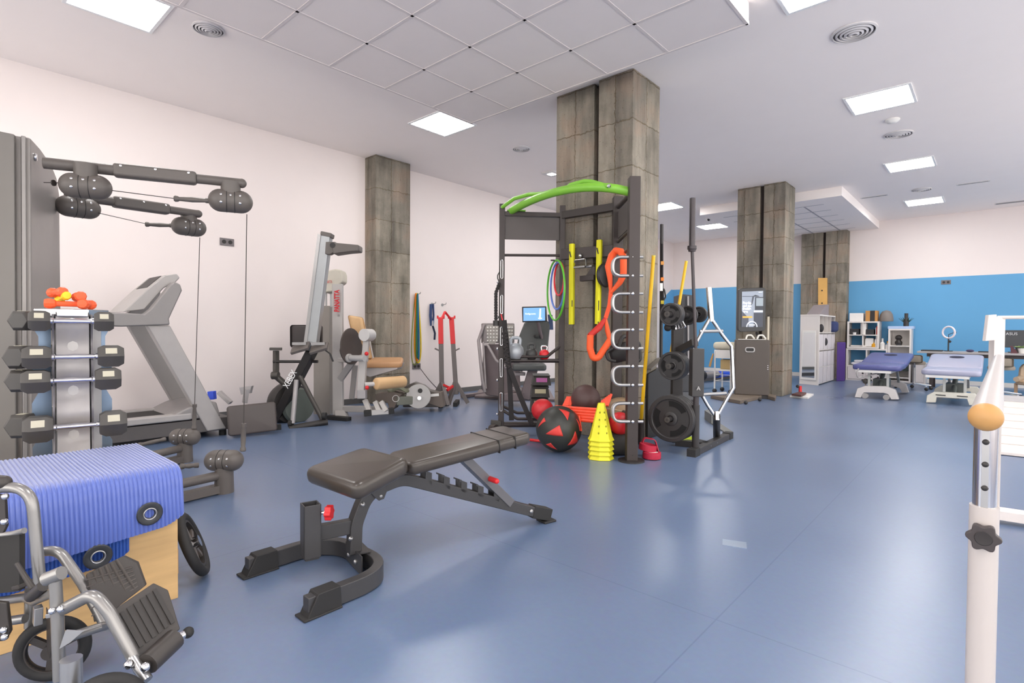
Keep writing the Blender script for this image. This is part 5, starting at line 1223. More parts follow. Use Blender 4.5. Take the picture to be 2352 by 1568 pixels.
HOLE = M('plate opening', '#0d0c0c', .8)
def plates(u, v, d_, r, n, th, side, labels):
    c0 = OND(u, v, d_)
    for k in range(n):
        c = c0 - pax * th * k * 1.12
        o = one('weight_plate', plate_geo(c, pax, r, th), IRON, labels[k], 'weight plate', 'plates on the stand', loc=c)
        obj('grip_opening', pl_slots(c, pax, r, th), HOLE, o)
    p0 = c0 + pax * .10
    obj('peg', MB().cyl(p0, c0 - pax * (th * n * 1.12 + .06), .024, 18), PB, t)
    obj('collar', MB().lathe(p0 - pax * .012, pax, [(.026, 0), (.026, .012), (.018, .014), (.001, .010)], 16), DGREY, t)
plates(1541, 722, 4.95, .105, 3, .028, 1, ['small black plate at the front of the top left peg', 'small black plate second on the top left peg', 'small black plate at the back of the top left peg'])
plates(1544, 840, 4.95, .130, 4, .030, 1, ['black plate at the front of the middle peg', 'second black plate on the middle peg', 'third black plate on the middle peg', 'rearmost black plate on the middle peg'])
plates(1541, 961, 4.90, .212, 4, .036, 1, ['largest black plate in front on the lowest peg', 'second big black plate on the lowest peg', 'third big black plate on the lowest peg', 'rearmost big black plate on the lowest peg'])
c0 = OND(1580, 724, 5.25); o = one('weight_plate', plate_geo(c0, pax, .095, .03), IRON, 'small black plate on the top right peg behind the bar', 'weight plate', 'plates on the stand', loc=c0); obj('grip_opening', pl_slots(c0, pax, .095, .03), HOLE, o); obj('peg', MB().cyl(c0 + pax * .1, c0 - pax * .3, .024), PB, t)
c0 = OND(1606, 722, 5.4); one('weight_plate', plate_geo(c0, pax, .08, .05), IRON, 'small black plate edge showing right of the upright barbell', 'weight plate', 'plates on the stand', loc=c0); obj('peg', MB().cyl(c0 - pax * .02, OND(1570, 722, 5.4), .02), PB, t)
cl = MB()
for k in range(4): cl.tube([OND(1549 + 6 * k, 738, 4.98), OND(1553 + 7 * k, 757 - 2 * k, 4.95)], .011, 8)
obj('spring_clip', cl, CHROME, t); obj('accessory', MB().ell(OND(1534, 752, 5.0), .035, 12, 8).ell(OND(1548, 750, 5.0), .03, 12, 8), RUB, t)
# barbell
bt, bb_ = OND(1591, 455, 4.80), OND(1600, 800, 4.80)
t2 = thing('barbell', 'black barbell standing upright in the plate stand', 'barbell', V((hd.x, hd.y, .1))); dv = (bb_ - bt).normalized(); BAR = M('barbell black', '#454042', .4, .4)
lowp = V((hd.x, hd.y, .12))
obj('sleeve', MB().cyl(bt, bt - V((0, 0, .42)) + (bb_ - bt) * .0, .0255, 20), BAR, t2); s0 = bt - V((0, 0, .42)); obj('collar', MB().lathe(s0, (0, 0, -1), [(.038, 0), (.04, .004), (.04, .03), (.034, .034), (.03, .05)], 20), BAR, t2)
obj('shaft', MB().cyl(s0, V((hd.x, hd.y, .75)), .0145, 14), BAR, t2); obj('sleeve', MB().cyl(V((hd.x, hd.y, .55)), lowp, .025, 16), BAR, t2)
# trap bar
t2 = thing('trap_bar', 'chrome hexagonal trap bar standing in the stand beside the barbell', 'barbell', G(1646, 1004)); q = 5.0
hexp = [(1633, 735), (1681, 785), (1686, 885), (1645, 955), (1641, 955), (1605, 905), (1602, 880), (1600, 790), (1630, 735)]
obj('frame', MB().tube([OND(u, v, q) for u, v in ((1634, 732), (1660, 770), (1680, 795), (1685, 890), (1670, 915), (1648, 955))], .016, 10), CHROME, t2)
obj('frame', MB().tube([OND(u, v, q) for u, v in ((1630, 732), (1612, 763), (1592, 800))], .016, 10), CHROME, t2); obj('frame', MB().tube([OND(u, v, q) for u, v in ((1608, 900), (1625, 930), (1642, 955))], .016, 10), CHROME, t2)
obj('grip', MB().tube([OND(1607, 761, q), OND(1660, 760, q)], .016, 10), STEEL, t2); obj('grip', MB().tube([OND(1610, 906, q), OND(1668, 903, q)], .016, 10), STEEL, t2)
obj('sleeve', MB().tube([OND(1634, 738, q), OND(1628, 660, q)], .026, 16), CHROME, t2); obj('sleeve', MB().tube([OND(1645, 945, q), OND(1646, 965, 4.98)], .026, 16), CHROME, t2)
# yellow poles
YP = M('yellow pole', '#e9b70f', .4)
for a, b, lab, dt, db in (((1501, 589), (1473, 962), 'thick yellow pole leaning beside the near rig post, right of the studs', 5.0, 5.25), ((1576, 602), (1524, 912), 'yellow pole behind the plates of the stand', 6.2, 6.0)):
    pa, pb_ = OND(*a, dt), OND(*b, db); pz = pb_ if a[0] < 1550 else pb_ + (pb_ - pa) * ((pb_.z - .015) / (pa.z - pb_.z)); o = one('yellow_pole', MB().tube([pa, pz], .017, 14), YP, lab, 'pole', 'yellow poles', loc=pz)
    if a[0] < 1550: cup = OFF['training_rig']; rig = bpy.data.objects['training_rig']; obj('pole_cup', MB().cyl(V((pz.x, pz.y, .005)), V((pz.x, pz.y, pz.z - .002)), .03, 16), RB, rig)
    obj('end_cap', MB().tube([pa, pa + (pa - pz).normalized() * .012], .018, 14), M('pole cap', '#d9c04a', .5), o)
# black board and suspension trainer at the pillar side
one('rubber_board', MB().prism([V((-2.655, 5.02, .001)), V((-2.655, 5.60, .001)), V((-2.655, 5.60, .78)), V((-2.655, 5.02, .66))], (.025, 0, 0)), M('board black', '#2d2b2a', .55), 'black board leaning flat on the right side of the big pillar', 'board', bev=.004)
one('pillar_shelf', MB().prism([V((-2.65, 5.0, .70)), V((-2.65, 5.26, .80)), V((-2.65, 5.26, .82)), V((-2.65, 5.0, .72))], (.06, 0, 0)), M('shelf grey', '#6f6a64', .6), 'thin grey ledge on the right side of the big pillar', 'ledge')
t2 = thing('suspension_trainer', 'black and orange suspension straps hanging on the dark post by the pillar edge', 'suspension trainer', OND(1521, 757, 5.9))
d5 = 5.75
obj('post', MB().tube([V((OND(1520, 757, d5).x, OND(1520, 757, d5).y, .01)), OND(1520, 515, d5)], .018), PB, t2)
obj('strap', MB().tube([OND(1521, 560, d5 - .03), OND(1521, 640, d5 - .03), OND(1523, 700, d5 - .03), OND(1521, 740, d5 - .03)], .012), WEB, t2)
for v, c in ((600, '#c88a3c'), (637, '#e07a20'), (690, '#b6a21e')): obj('tab', MB().beam(OND(1521, v, d5 - .05), OND(1521, v + 8, d5 - .05), .03, .02, FWD), M('tab ' + c, c, .6), t2)
obj('handle', MB().tube(fillet([OND(1520, 660, d5 - .05), OND(1526, 665, d5 - .05), OND(1529, 682, d5 - .05), OND(1524, 690, d5 - .05)], .03, 4), .008), BLACK, t2); obj('white_tag', MB().beam(OND(1519, 650, d5 - .06), OND(1519, 668, d5 - .06), .03, .006, FWD), WPL, t2)
# wedge ramp on the floor behind the stand
one('wedge_mat', MB().prism([G(1648, 970), G(1684, 994), G(1672, 999), G(1634, 974)], (0, 0, .012)).prism([G(1634, 974), G(1648, 970), G(1632, 958), G(1618, 962)], (0, 0, .11)), M('wedge grey', '#6e6f6c', .6), 'grey wedge plate on the floor behind the bar stand', 'wedge')
# dark tower behind the plates
t2 = thing('cable_tower', 'tall black weight tower behind the upright barbell', 'weight machine', G(1582, 905))
dk = 7.2
obj('shroud', MB().prism([OND(1565, 675, dk), OND(1598, 678, dk), OND(1598, 900, dk), OND(1565, 900, dk)], FWD * .35), M('tower black', '#35363a', .5), t2, .01); obj('guide_rail', MB().tube([OND(1580, 680, dk - .03), OND(1581, 860, dk - .03)], .012), SILV, t2); obj('base', MB().prism([G(1560, 925), G(1604, 925), G(1604, 905), G(1560, 905)], (0, 0, .05)), PB, t2, .005)
t2 = thing('reformer_rail', 'low silver rail machine with a bright blue end far behind the bars', 'training device', G(1640, 868))
obj('tube', MB().tube([OND(1612, 862, 10.5), OND(1648, 858, 10.8)], .06, 16), SILV, t2); obj('blue_end', MB().tube([OND(1647, 859, 10.8), OND(1673, 855, 11.0)], .075, 16), M('bright blue', '#2a5be0', .4), t2); obj('motor', MB().tube([OND(1598, 861, 10.3), OND(1613, 862, 10.5)], .10, 14), BLACK, t2); obj('rail', MB().beam(G(1500, 884, .06), G(1680, 864, .06), .12, .08), M('rail dark', '#4b4a4c', .5), t2)

# kiosk
KG = M('kiosk brown grey', '#5a524c', .5, .15, var=.04)
k0 = G(1687, 913); k1 = k0 + V((.92, .39, 0)) * .52; kn_ = V((k1 - k0).cross(V((0, 0, 1)))).normalized(); kn_ = kn_ if kn_.dot(FWD) < 0 else -kn_
kt = OND(1725, 780, depth((k0 + k1) / 2)).z
def K(s, z, f=0): return k0.lerp(k1, s) + kn_ * f + V((0, 0, z))
t2 = thing('training_kiosk', 'brown-grey cable training cabinet with an upright screen at the second pillar', 'training machine', k0.lerp(k1, .5))
obj('cabinet', MB().prism([K(0, .05), K(1, .05), K(1, kt), K(0, kt)], -kn_ * .26), KG, t2, .02, seg=3)
obj('plinth', MB().prism([K(.06, 0), K(.97, 0), K(.97, .05), K(.06, .05)], -kn_ * .24), BLACK, t2)
sl = MB().tube(fillet([K(.30, kt - .13, .008), K(.56, kt - .13, .008), K(.56, kt - .20, .008), K(.30, kt - .20, .008)], .035, 5, True), .010, 8, True); obj('slot_rim', sl, LSILV, t2); obj('slot', MB().prism([K(.31, kt - .14, .002), K(.55, kt - .14, .002), K(.55, kt - .19, .002), K(.31, kt - .19, .002)], kn_ * .003), BLACK, t2)
obj('button', MB().ell(K(.95, kt - .42, .005), .01, 8, 6).ell(K(.95, kt - .48, .005), .01, 8, 6).ell(K(.95, kt - .45, .005), .01, 8, 6), CHROME, t2)
sm_, sM = OND(1695, 762, 9.05), OND(1758, 660, 9.05); sx = (OND(1758, 762, 9.05) - sm_)
def SC(s, v, f=0): return sm_ + sx * s + V((0, 0, (sM.z - sm_.z) * v)) - FWD * f
bez = fillet([SC(0, 0), SC(1, 0.02), SC(1, 1), SC(0, .97)], .07, 6, True)
sc_ = obj('screen_housing', MB().prism(bez, FWD * .07), M('bezel black', '#1c1d22', .3), t2, .006)
obj('display', MB().prism([SC(.12, .11, .004), SC(.89, .11, .004), SC(.89, .92, .004), SC(.12, .90, .004)], -FWD * .003), emitter('screen grey', '#8f97a4', .22), sc_)
def patch(nm, pts, col, e, f): e *= .5; obj(nm, MB().prism([SC(a, b, f) for a, b in pts], -FWD * .002), emitter(nm + col, col, e), sc_)
patch('printing', [(.12, .11), (.37, .11), (.37, .31), (.12, .47)], '#4c505c', .3, .009); patch('printing', [(.56, .11), (.89, .11), (.89, .43), (.56, .43)], '#3c404c', .3, .009); patch('printing', [(.60, .49), (.89, .49), (.89, .78), (.60, .78)], '#2f343e', .25, .009); patch('printing', [(.63, .58), (.89, .58), (.89, .76), (.63, .76)], '#8d979f', .45, .012)
patch('printing', [(.13, .80), (.52, .80), (.60, .83), (.75, .80), (.75, .79), (.13, .79)], '#3b4049', .3, .009); patch('printing', [(.50, .79), (.56, .79), (.50, .62), (.45, .60)], '#464b55', .3, .009); patch('printing', [(.55, .44), (.89, .44), (.89, .48), (.55, .48)], '#c6c9cf', .5, .009); patch('printing', [(.72, .88), (.86, .885), (.86, .895), (.72, .89)], '#e6e9ee', .8, .009)
patch('printing', [(.15, .315), (.50, .315), (.50, .35), (.15, .35)], '#f0993f', .9, .013)
WTX = emitter('screen words', '#f6f7fa', .6)
for k, wd_ in enumerate(('Prueba', 'qué tan', 'flexible', 'eres')): letters(wd_, SC(.15, .625 - .065 * k, .012), RGT, (0, 0, 1), .052, WTX, sc_, width=(.14, .14, .14, .085)[k], bold=.002)
obj('printing', MB().tube([SC(.49, .11, .012) + RGT * .085 * math.cos(a) * -1 + V((0, 0, .09 * math.sin(a))) for a in [PI * i / 16 for i in range(17)]], .010, 6), emitter('ring white', '#c9ced6', .3), sc_); letters('MOVER', SC(.38, .145, .012), RGT, (0, 0, 1), .025, WTX, sc_, width=.1)
obj('screen_arm', MB().tube([SC(.72, -.02) + FWD * .04, K(.72, kt) - kn_ * .1], .025), BLACK, t2)
obj('platform', MB().prism([G(1632, 915), G(1700, 928), G(1756, 914), G(1780, 921), G(1783, 915), G(1765, 911), G(1690, 909)], (0, 0, .055)), M('platform brown', '#6f6357', .55), t2, .006)
pw = MB()
for u, v in ((1713, 924), (1745, 917)): pw.ell(G(u, v, .03), .03, 12, 8)
obj('platform_wheel', pw, BLACK, t2)
g_ = MB(); GRP = M('cable grip cream', '#e6e2da', .5)
for s_ in (.48, .80): pass
for s_, lab in ((.45, 'cream cable grip on the kiosk top, left'), (.78, 'cream cable grip on the kiosk top, right')):
    p = K(s_, kt + .015, -.1); one('cable_grip', MB().tube(fillet([p - RGT * .07, p - RGT * .05 + V((0, 0, .06)), p + RGT * .02 + V((0, 0, .06)), p + RGT * .07], .03, 4), .014), GRP, lab, 'cable handle', 'cable grips on the kiosk')
obj('top_tray', MB().prism([K(.1, kt), K(.9, kt), K(.9, kt + .008), K(.1, kt + .008)], -kn_ * .2), GRP, t2)
pp = G(1762, 908); t3 = thing('white_pole', 'white pole with a dark grip standing between the kiosk and the pillar', 'pole', pp); zz = OND(1763, 727, depth(pp)).z
obj('shaft', MB().tube([V((pp.x, pp.y, 0)), V((pp.x, pp.y, zz))], .02, 12), M('pole ivory', '#dcd2bd', .5), t3); obj('grip', MB().tube([V((pp.x, pp.y, .62)), V((pp.x, pp.y, .92))], .024, 12), BLACK, t3); obj('tip', MB().tube([V((pp.x, pp.y, zz)), V((pp.x, pp.y, zz + .02))], .014), BLACK, t3)

# trolley
cd = 9.9
t3 = thing('metal_trolley', 'white metal trolley on castors left of the kiosk', 'trolley', G(1660, 900))
c0 = G(1641, 902); c1 = c0 + V((.28, 0, 0)); bkv = V((0, .36, 0))
def ctop(v): return OND(1641, v, depth(c0)).z
for p in (c0, c1, c0 + bkv, c1 + bkv):
    obj('leg', MB().tube([V((p.x, p.y, .07)), V((p.x, p.y, ctop(806)))], .014, 8), WPL, t3); obj('castor', MB().ell(V((p.x, p.y, .04)), .04, 12, 8), BLACK, t3)
def tray(z, h): obj('tray', MB().prism([V((p.x, p.y, z)) for p in (c0 - V((.015, 0, 0)), c1 + V((.015, 0, 0)), c1 + V((.015, 0, 0)) + bkv, c0 - V((.015, 0, 0)) + bkv)], (0, 0, h)), WPL, t3, .004)
tray(ctop(822), .15); tray(ctop(851), .03)
for z in (.22, .33): obj('side_wire', MB().tube([V((c0.x, c0.y, z)), V((c1.x, c1.y, z))], .005, 6).tube([V((c0.x, c0.y, z)), V((c0.x, c0.y, z)) + bkv], .005, 6), WPL, t3)
zt3 = ctop(822) + .151
one('towel_stack', MB().pad((c0 + c1 + bkv) / 2 + V((-.02, 0, zt3 + .07)), (.34, .40, .13), basis((1, 0, 0), (0, 0, 1)), .055, 4, .08), M('cream towel', '#d9d2bd', .9, bump=.4), 'cream folded towels on top of the metal trolley', 'towels')
one('cardboard_box', MB().pad((c0 + c1 + bkv) / 2 + V((.03, 0, ctop(851) + .03 + .086)), (.20, .24, .17), basis((1, 0, 0), (0, 0, 1)), .01, 2, .02), M('box tan', '#c2a878', .8), 'tan box on the lower tray of the metal trolley', 'box')
one('hanging_belt', MB().tube([OND(1638, 812, depth(c0) - .02), OND(1634, 826, depth(c0) - .05), OND(1630, 842, depth(c0) - .05)], [.012, .018, .02]), M('belt tan', '#b98d55', .7), 'tan strap dangling from the left side of the metal trolley', 'strap')

# foot device by the pillar
t3 = thing('foot_scale', 'flat white and dark foot scale on the floor by the second pillar', 'scale', G(1845, 915))
obj('base', MB().prism([G(1814, 912), G(1856, 916), G(1869, 908), G(1835, 905)], (0, 0, .03)), WPL, t3, .004); obj('pad', MB().prism([G(1818, 908, .04), G(1840, 911, .04), G(1852, 905, .04), G(1836, 903, .04)], (0, 0, .03)), M('scale dark', '#5c3a34', .6), t3, .004)
obj('red_post', MB().beam(OND(1838, 905, depth(G(1838, 908))), OND(1838, 886, depth(G(1838, 908))), .04, .04, FWD), RED, t3, .003); obj('knob', MB().ell(OND(1832, 887, depth(G(1838, 908))), .028, 10, 8), BLACK, t3)

# mirror cubby cabinet
m0, m1, m2 = G(1838, 881), G(1880, 885), G(1922, 872)
WLAM = M('white laminate', '#e3ddd8', .5, var=.02)
mh = OND(1880, 725, depth(m1)).z
u_ = (m2 - m1); u_ = u_.normalized() * 1.5; w_ = m0 - m1; w_ = w_.normalized() * .42
t3 = thing('cubby_cabinet', 'tall white cubby cabinet with a mirror on its end near the blue wall', 'cabinet', m1)
def Q(a, b, z): return m1 + u_ * a + w_ * b + V((0, 0, z))
th = .02
obj('end_panel', MB().prism([Q(0, 0, 0), Q(0, 1, 0), Q(0, 1, mh), Q(0, 0, mh)], u_ * .014), WLAM, t3, .003)
obj('end_panel', MB().prism([Q(1, 0, 0), Q(1, 1, 0), Q(1, 1, mh), Q(1, 0, mh)], -u_ * .014), WLAM, t3, .003)
obj('back_panel', MB().prism([Q(0.02, 1, 0), Q(.98, 1, 0), Q(.98, 1, mh), Q(.02, 1, mh)], -w_ * .04), WLAM, t3)
obj('top_panel', MB().prism([Q(-.003, -.01, mh), Q(1.003, -.01, mh), Q(1.003, 1, mh), Q(-.003, 1, mh)], (0, 0, .03)), WLAM, t3, .003)
for k in range(1, 4): obj('divider', MB().prism([Q(k / 4 - .006, .02, .02), Q(k / 4 - .006, .9, .02), Q(k / 4 - .006, .9, mh), Q(k / 4 - .006, .02, mh)], u_ * .012), WLAM, t3)
for z in (.02, mh * .25, mh * .5, mh * .75):
    obj('shelf', MB().prism([Q(.015, .02, z), Q(.985, .02, z), Q(.985, .92, z), Q(.015, .92, z)], (0, 0, .018)), WLAM, t3)
    if z < mh * .6:
        for k in range(4): obj('door', MB().prism([Q(k / 4 + .012, 0, z + .02), Q(k / 4 + .238, 0, z + .02), Q(k / 4 + .238, 0, z + mh * .235), Q(k / 4 + .012, 0, z + mh * .235)], w_ * .03), M('cubby door', '#d8d1d2', .5), t3, .002)
MIR = M('mirror glass', '#e8eef0', .03, 1.0, var=0)
mf_ = -u_.normalized()
mr0 = [Q(0, .12, .10), Q(0, .93, .10), Q(0, .86, mh - .30), Q(0, .14, mh - .30)]
o = one('tall_mirror', MB().prism([p + mf_ * (.015 + .0) for p in mr0], mf_ * .012), WPL, 'tall narrow mirror in a white frame on the cabinet end', 'mirror', bev=.002, loc=Q(0, .5, .1) + mf_ * .02)
ins = [Q(0, .20, .15), Q(0, .86, .15), Q(0, .79, mh - .34), Q(0, .21, mh - .34)]
obj('glass', MB().prism([p + mf_ * .027 for p in ins], mf_ * .003), MIR, o)
one('navy_bag', MB().pad(Q(.872, .25, mh * .75 + .145), (.30, .36, .24), basis(u_, (0, 0, 1)), .06, 4, .08), M('navy bag', '#35406b', .8), 'navy bag stuffed in the top right cubby of the white cabinet', 'bag')
for a, z, lab in ((.12, .76, 'dark shoe in the top left cubby of the white cabinet'), (.38, .56, 'dark bottle in the second column cubby of the white cabinet'),): one('cubby_item', MB().ell(Q(a, .02, mh * z + .09), (.05, .05, .085), 12, 8), M('item dark', '#2f2d30', .7), lab, 'object')
one('foam_wedge', MB().prism([Q(.05, .75, mh + .032), Q(.62, .75, mh + .032), Q(.62, .75, mh + .27), Q(.45, .75, mh + .25)], -w_ * .7), M('wedge mauve', '#8e8486', .7), 'mauve-grey foam wedge lying on top of the cubby cabinet', 'wedge', bev=.01)
wp = OND(1879, 707, 13.0); wq = OND(1900, 639, 13.0)
t4 = thing('wooden_board', 'light wooden board standing upright against the far pillar', 'board', Q(.5, .5, mh)); 
obj('plank', MB().prism([ONY(1879, 712, 14.50), ONY(1900, 712, 14.50), ONY(1900, 638, 14.50), ONY(1879, 638, 14.50)], (0, .03, 0)), M('pale plywood', '#d9a95f', .6, var=.08), t4, .003); hb_ = MB()
for v in (667, 696): hb_.cyl(ONY(1888, v, 14.498), ONY(1888, v, 14.493), .018, 10)
obj('screw_hole', hb_, BLACK, t4)
pr = G(1931, 876); one('purple_mat', MB().prism([G(1921, 875), G(1940, 875), G(1941, 873), G(1922, 873)], (0, 0, OND(1930, 786, depth(pr)).z)), M('purple foam', '#4c2f7c', .7), 'purple foam mat standing on end beside the cubby cabinet', 'mat', bev=.01)
# ---------------------------------------------------------------- shelves on the blue wall
SHY = 14.42
def SH(u, v, y=SHY): return ONY(u, v, y)
def shelfbox(name, label, u0, u1, v0, v1, cols, rows, cat='shelf', doors=0, back=True, deep=.40, yf=SHY):
    a, b = SH(u0, v1, yf), SH(u1, v1, yf); x0, x1 = a.x, b.x; zt_, zb_ = SH(u0, v0, yf).z, max(0, a.z); T_ = .032
    t = thing(name, label, cat, ((x0 + x1) / 2, yf + deep / 2, zb_))
    obj('side_panel', MB().box((x0, yf, zb_), (x0 + T_, yf + deep, zt_ - T_)), WLAM, t, .002); obj('side_panel', MB().box((x1 - T_, yf, zb_), (x1, yf + deep, zt_ - T_)), WLAM, t, .002)
    obj('top_panel', MB().box((x0, yf, zt_ - T_), (x1, yf + deep, zt_)), WLAM, t, .002); obj('bottom_panel', MB().box((x0 + T_, yf, zb_), (x1 - T_, yf + deep, zb_ + T_)), WLAM, t)
    for k in cols: xx = x0 + (x1 - x0) * k; obj('divider', MB().box((xx - .011, yf + .005, zb_ + T_), (xx + .011, yf + deep, zt_ - T_)), WLAM, t)
    zs = []
    for v in rows: z = SH(u0, v, yf).z; zs.append(z); obj('shelf_board', MB().box((x0 + T_, yf + .005, z - .011), (x1 - T_, yf + deep, z + .011)), WLAM, t)
    if back: obj('back_panel', MB().box((x0 + T_, yf + deep - .012, zb_ + T_), (x1 - T_, yf + deep - .004, zt_ - T_)), WLAM, t)
    return t, x0, x1, zb_, zt_, zs
tA, ax0, ax1, azb, azt, azs = shelfbox('cube_shelf', 'white open cube shelf on the lower cabinet against the blue wall', 1945, 2018, 738, 799, [.5], [769], back=False, deep=.38)
tL, lx0, lx1, lzb, lzt, lzs = shelfbox('low_cabinet', 'white low cabinet with two open cells and doors under the cube shelf', 1942, 2037, 799.6, 878, [.5], [839], 'cabinet', back=False, deep=.39)
lz = lzs[0]
for k in range(2):
    xa = lx0 + .035 + (lx1 - lx0 - .07) / 2 * k; xb = lx0 + .035 + (lx1 - lx0 - .07) / 2 * (k + 1)
    dr = obj('door', MB().box((xa + .004, SHY - .012, lzb + .035), (xb - .004, SHY + .004, lz - .014)), M('cabinet door white', '#e0d8d6', .5), tL, .002)
    dt = MB()
    for i in range(2):
        for j in range(3): dt.cyl((xa + .30 + .13 * i - .2 * k, SHY - .0125, lz - .16 - .075 * j), (xa + .30 + .13 * i - .2 * k, SHY - .016, lz - .16 - .075 * j), .02, 12)
    obj('finger_hole', dt, BLACK, dr)
tB, bx0, bx1, bzb, bzt, bzs = shelfbox('tall_shelf', 'narrow white shelf unit right of the cube shelf', 2038, 2091, 755, 876, [], [794, 866], deep=.36)
obj('fleece_liner', MB().box((bx0 + .035, SHY + .02, bzb + .25), (bx1 - .035, SHY + .30, bzb + .40)), M('liner dark green', '#2f3a36', .8), tB)
tC, cx0, cx1, czb, czt, czs = shelfbox('side_cabinet', 'plain white low cabinet behind the first treatment table', 2096, 2126, 833, 884, [], [], 'cabinet', deep=.4)
obj('front_panel', MB().box((cx0 + .034, SHY - .010, czb + .034), (cx1 - .034, SHY + .006, czt - .034)), M('cabinet door white', '#e0d8d6', .5), tC, .002)
PAL = ['#e8e5e2', '#c08a4a', '#7d7570', '#2f2f33', '#c33a2e', '#e6a51f', '#d8d3cf', '#a9bfe0']
def pm(i): return M('shelf item ' + PAL[i], PAL[i], .6)
def bxo(name, label, cat, x0, x1, z0, h, mi, y=SHY + .06, d=.22, grp=None, bev=.006): return one(name, MB().box((x0, y, z0 + .001), (x1, y + d, z0 + h)), pm(mi), label, cat, grp, bev)
w = ax1 - ax0
o = bxo('carton', 'white carton on top of the cube shelf, left', 'box', ax0 + .03, ax0 + .30, azt, .19, 0)
o = bxo('carton', 'brown carton with a black band on top of the cube shelf', 'box', ax0 + .34, ax0 + .57, azt, .24, 1); obj('printing', MB().box((ax0 + .43, SHY + .056, azt + .001), (ax0 + .52, SHY + .062, azt + .24)), BLACK, o)
c = V((ax0 + .72, SHY + .18, azt + .001)); one('helmet_bag', MB().lathe(c, (0, 0, 1), [(.13, 0), (.135, .05), (.12, .15), (.08, .22), (.02, .245)], 24), pm(2), 'grey rounded bag on top of the cube shelf, right', 'bag')
sz = azs[0] + .012; bz = azb + .033
bxo('storage_tub', 'black tub in the upper left cell of the cube shelf', 'box', ax0 + .05, ax0 + .22, sz, .13, 3); one('white_cup', MB().lathe((ax0 + .14, SHY + .035, sz), (0, 0, 1), [(.03, .001), (.036, .05), (.033, .05)], 14), pm(0), 'small white cup in the upper left cell of the cube shelf', 'cup')
for k, (dx, hh, mi) in enumerate(((.25, .27, 6), (.31, .26, 0))): bxo('ring_binder', ('white ring binder nearer the middle in the cube shelf', 'white ring binder against the cube shelf divider')[k], 'binder', ax0 + dx, ax0 + dx + .05, sz, hh, mi, grp='binders in the cube shelf')
bxo('dark_case', 'dark case in the upper right cell of the cube shelf', 'case', ax0 + w * .5 + .04, ax0 + w * .5 + .20, sz, .12, 3); bxo('white_case', 'white case with a red side in the upper right cell of the cube shelf', 'case', ax0 + w * .5 + .23, ax1 - .06, sz, .16, 0); bxo('red_case', 'slim red case at the right edge of the upper right cell', 'case', ax1 - .058, ax1 - .034, sz, .19, 4)
bxo('paper_stack', 'flat stack of papers in the lower left cell of the cube shelf', 'papers', ax0 + .06, ax0 + .36, bz, .035, 6)
bxo('plastic_bag', 'crumpled white pack in the lower right cell of the cube shelf', 'pack', ax0 + w * .5 + .03, ax0 + w * .5 + .20, bz, .20, 0, bev=.03)
def bottle(x, z0, r, h, mi, label, cap=None):
    p = V((x, SHY + .08, z0 + .001)); o = one('bottle', MB().lathe(p, (0, 0, 1), [(r, 0), (r, h * .65), (r * .4, h * .78), (r * .35, h)], 16), pm(mi), label, 'bottle', 'bottles on the white shelves')
    if cap is not None: obj('cap', MB().cyl(p + V((0, 0, h)), p + V((0, 0, h + .035)), r * .42, 12), pm(cap), o)
bottle(ax0 + w * .5 + .25, bz, .035, .24, 0, 'tall white bottle in the lower right cell of the cube shelf', 0); bottle(ax1 - .10, bz, .045, .10, 5, 'yellow-based tub in the lower right cell of the cube shelf')
bottle(ax1 + .06, lzt, .045, .20, 0, 'white bottle on the low cabinet beside the cube shelf', 6); bottle(ax1 + .16, lzt, .05, .14, 6, 'white tub with a yellow lid on the low cabinet', 5)
o = one('folded_towel', MB().pad((lx0 + .26, SHY + .17, lz + .055), (.34, .26, .05), r=.02, n=3), M('towel white', '#e3e1e8', .9), 'lower folded white towel in the low cabinet open cell', 'towel', 'towels in the low cabinet'); one('folded_towel', MB().pad((lx0 + .28, SHY + .17, lz + .108), (.27, .24, .05), r=.02, n=3), M('towel white', '#e3e1e8', .9), 'upper folded white towel in the low cabinet open cell', 'towel', 'towels in the low cabinet')
p = V(((bx0 + bx1) / 2 - .03, SHY + .12, bzs[0] + .012)); one('dark_ornament', MB().ell(p + V((0, 0, .06)), (.07, .06, .06), 16, 10).ell(p + V((0, 0, .17)), (.065, .055, .06), 16, 10).ell(p + V((0, 0, .105)), .045, 12, 8), M('ornament black', '#2c2726', .4), 'dark rounded double ornament on the narrow shelf', 'ornament')
bxo('black_box', 'tiny black box beside the ornament on the narrow shelf', 'box', bx0 + .14, bx0 + .22, bzs[0] + .011, .045, 3); bxo('flat_box', 'flat pale blue box on top of the narrow shelf', 'box', bx0 - .02, bx0 + .45, bzt, .06, 7)
p = V((bx1 - .11, SHY + .14, bzt + .001)); t = thing('bottle_plant', 'black bottle with dark leaves on top of the narrow shelf', 'plant', p)
obj('bottle', MB().lathe(p, (0, 0, 1), [(.05, 0), (.05, .2), (.035, .22), (.035, .34)], 16), BLACK, t); lf = MB()
for k in range(9):
    a = 2 * PI * k / 9 + .2; dd = V((math.cos(a), math.sin(a) * .5, .9)).normalized(); q = p + V((0, 0, .10)); x_ = dd.cross(V((0, 0, 1))).normalized(); lf.prism([q, q + dd * .08 + x_ * .018, q + dd * .19, q + dd * .08 - x_ * .018], x_.cross(dd) * .003)
obj('foliage', lf, M('dark leaf', '#2c3f22', .6), t)

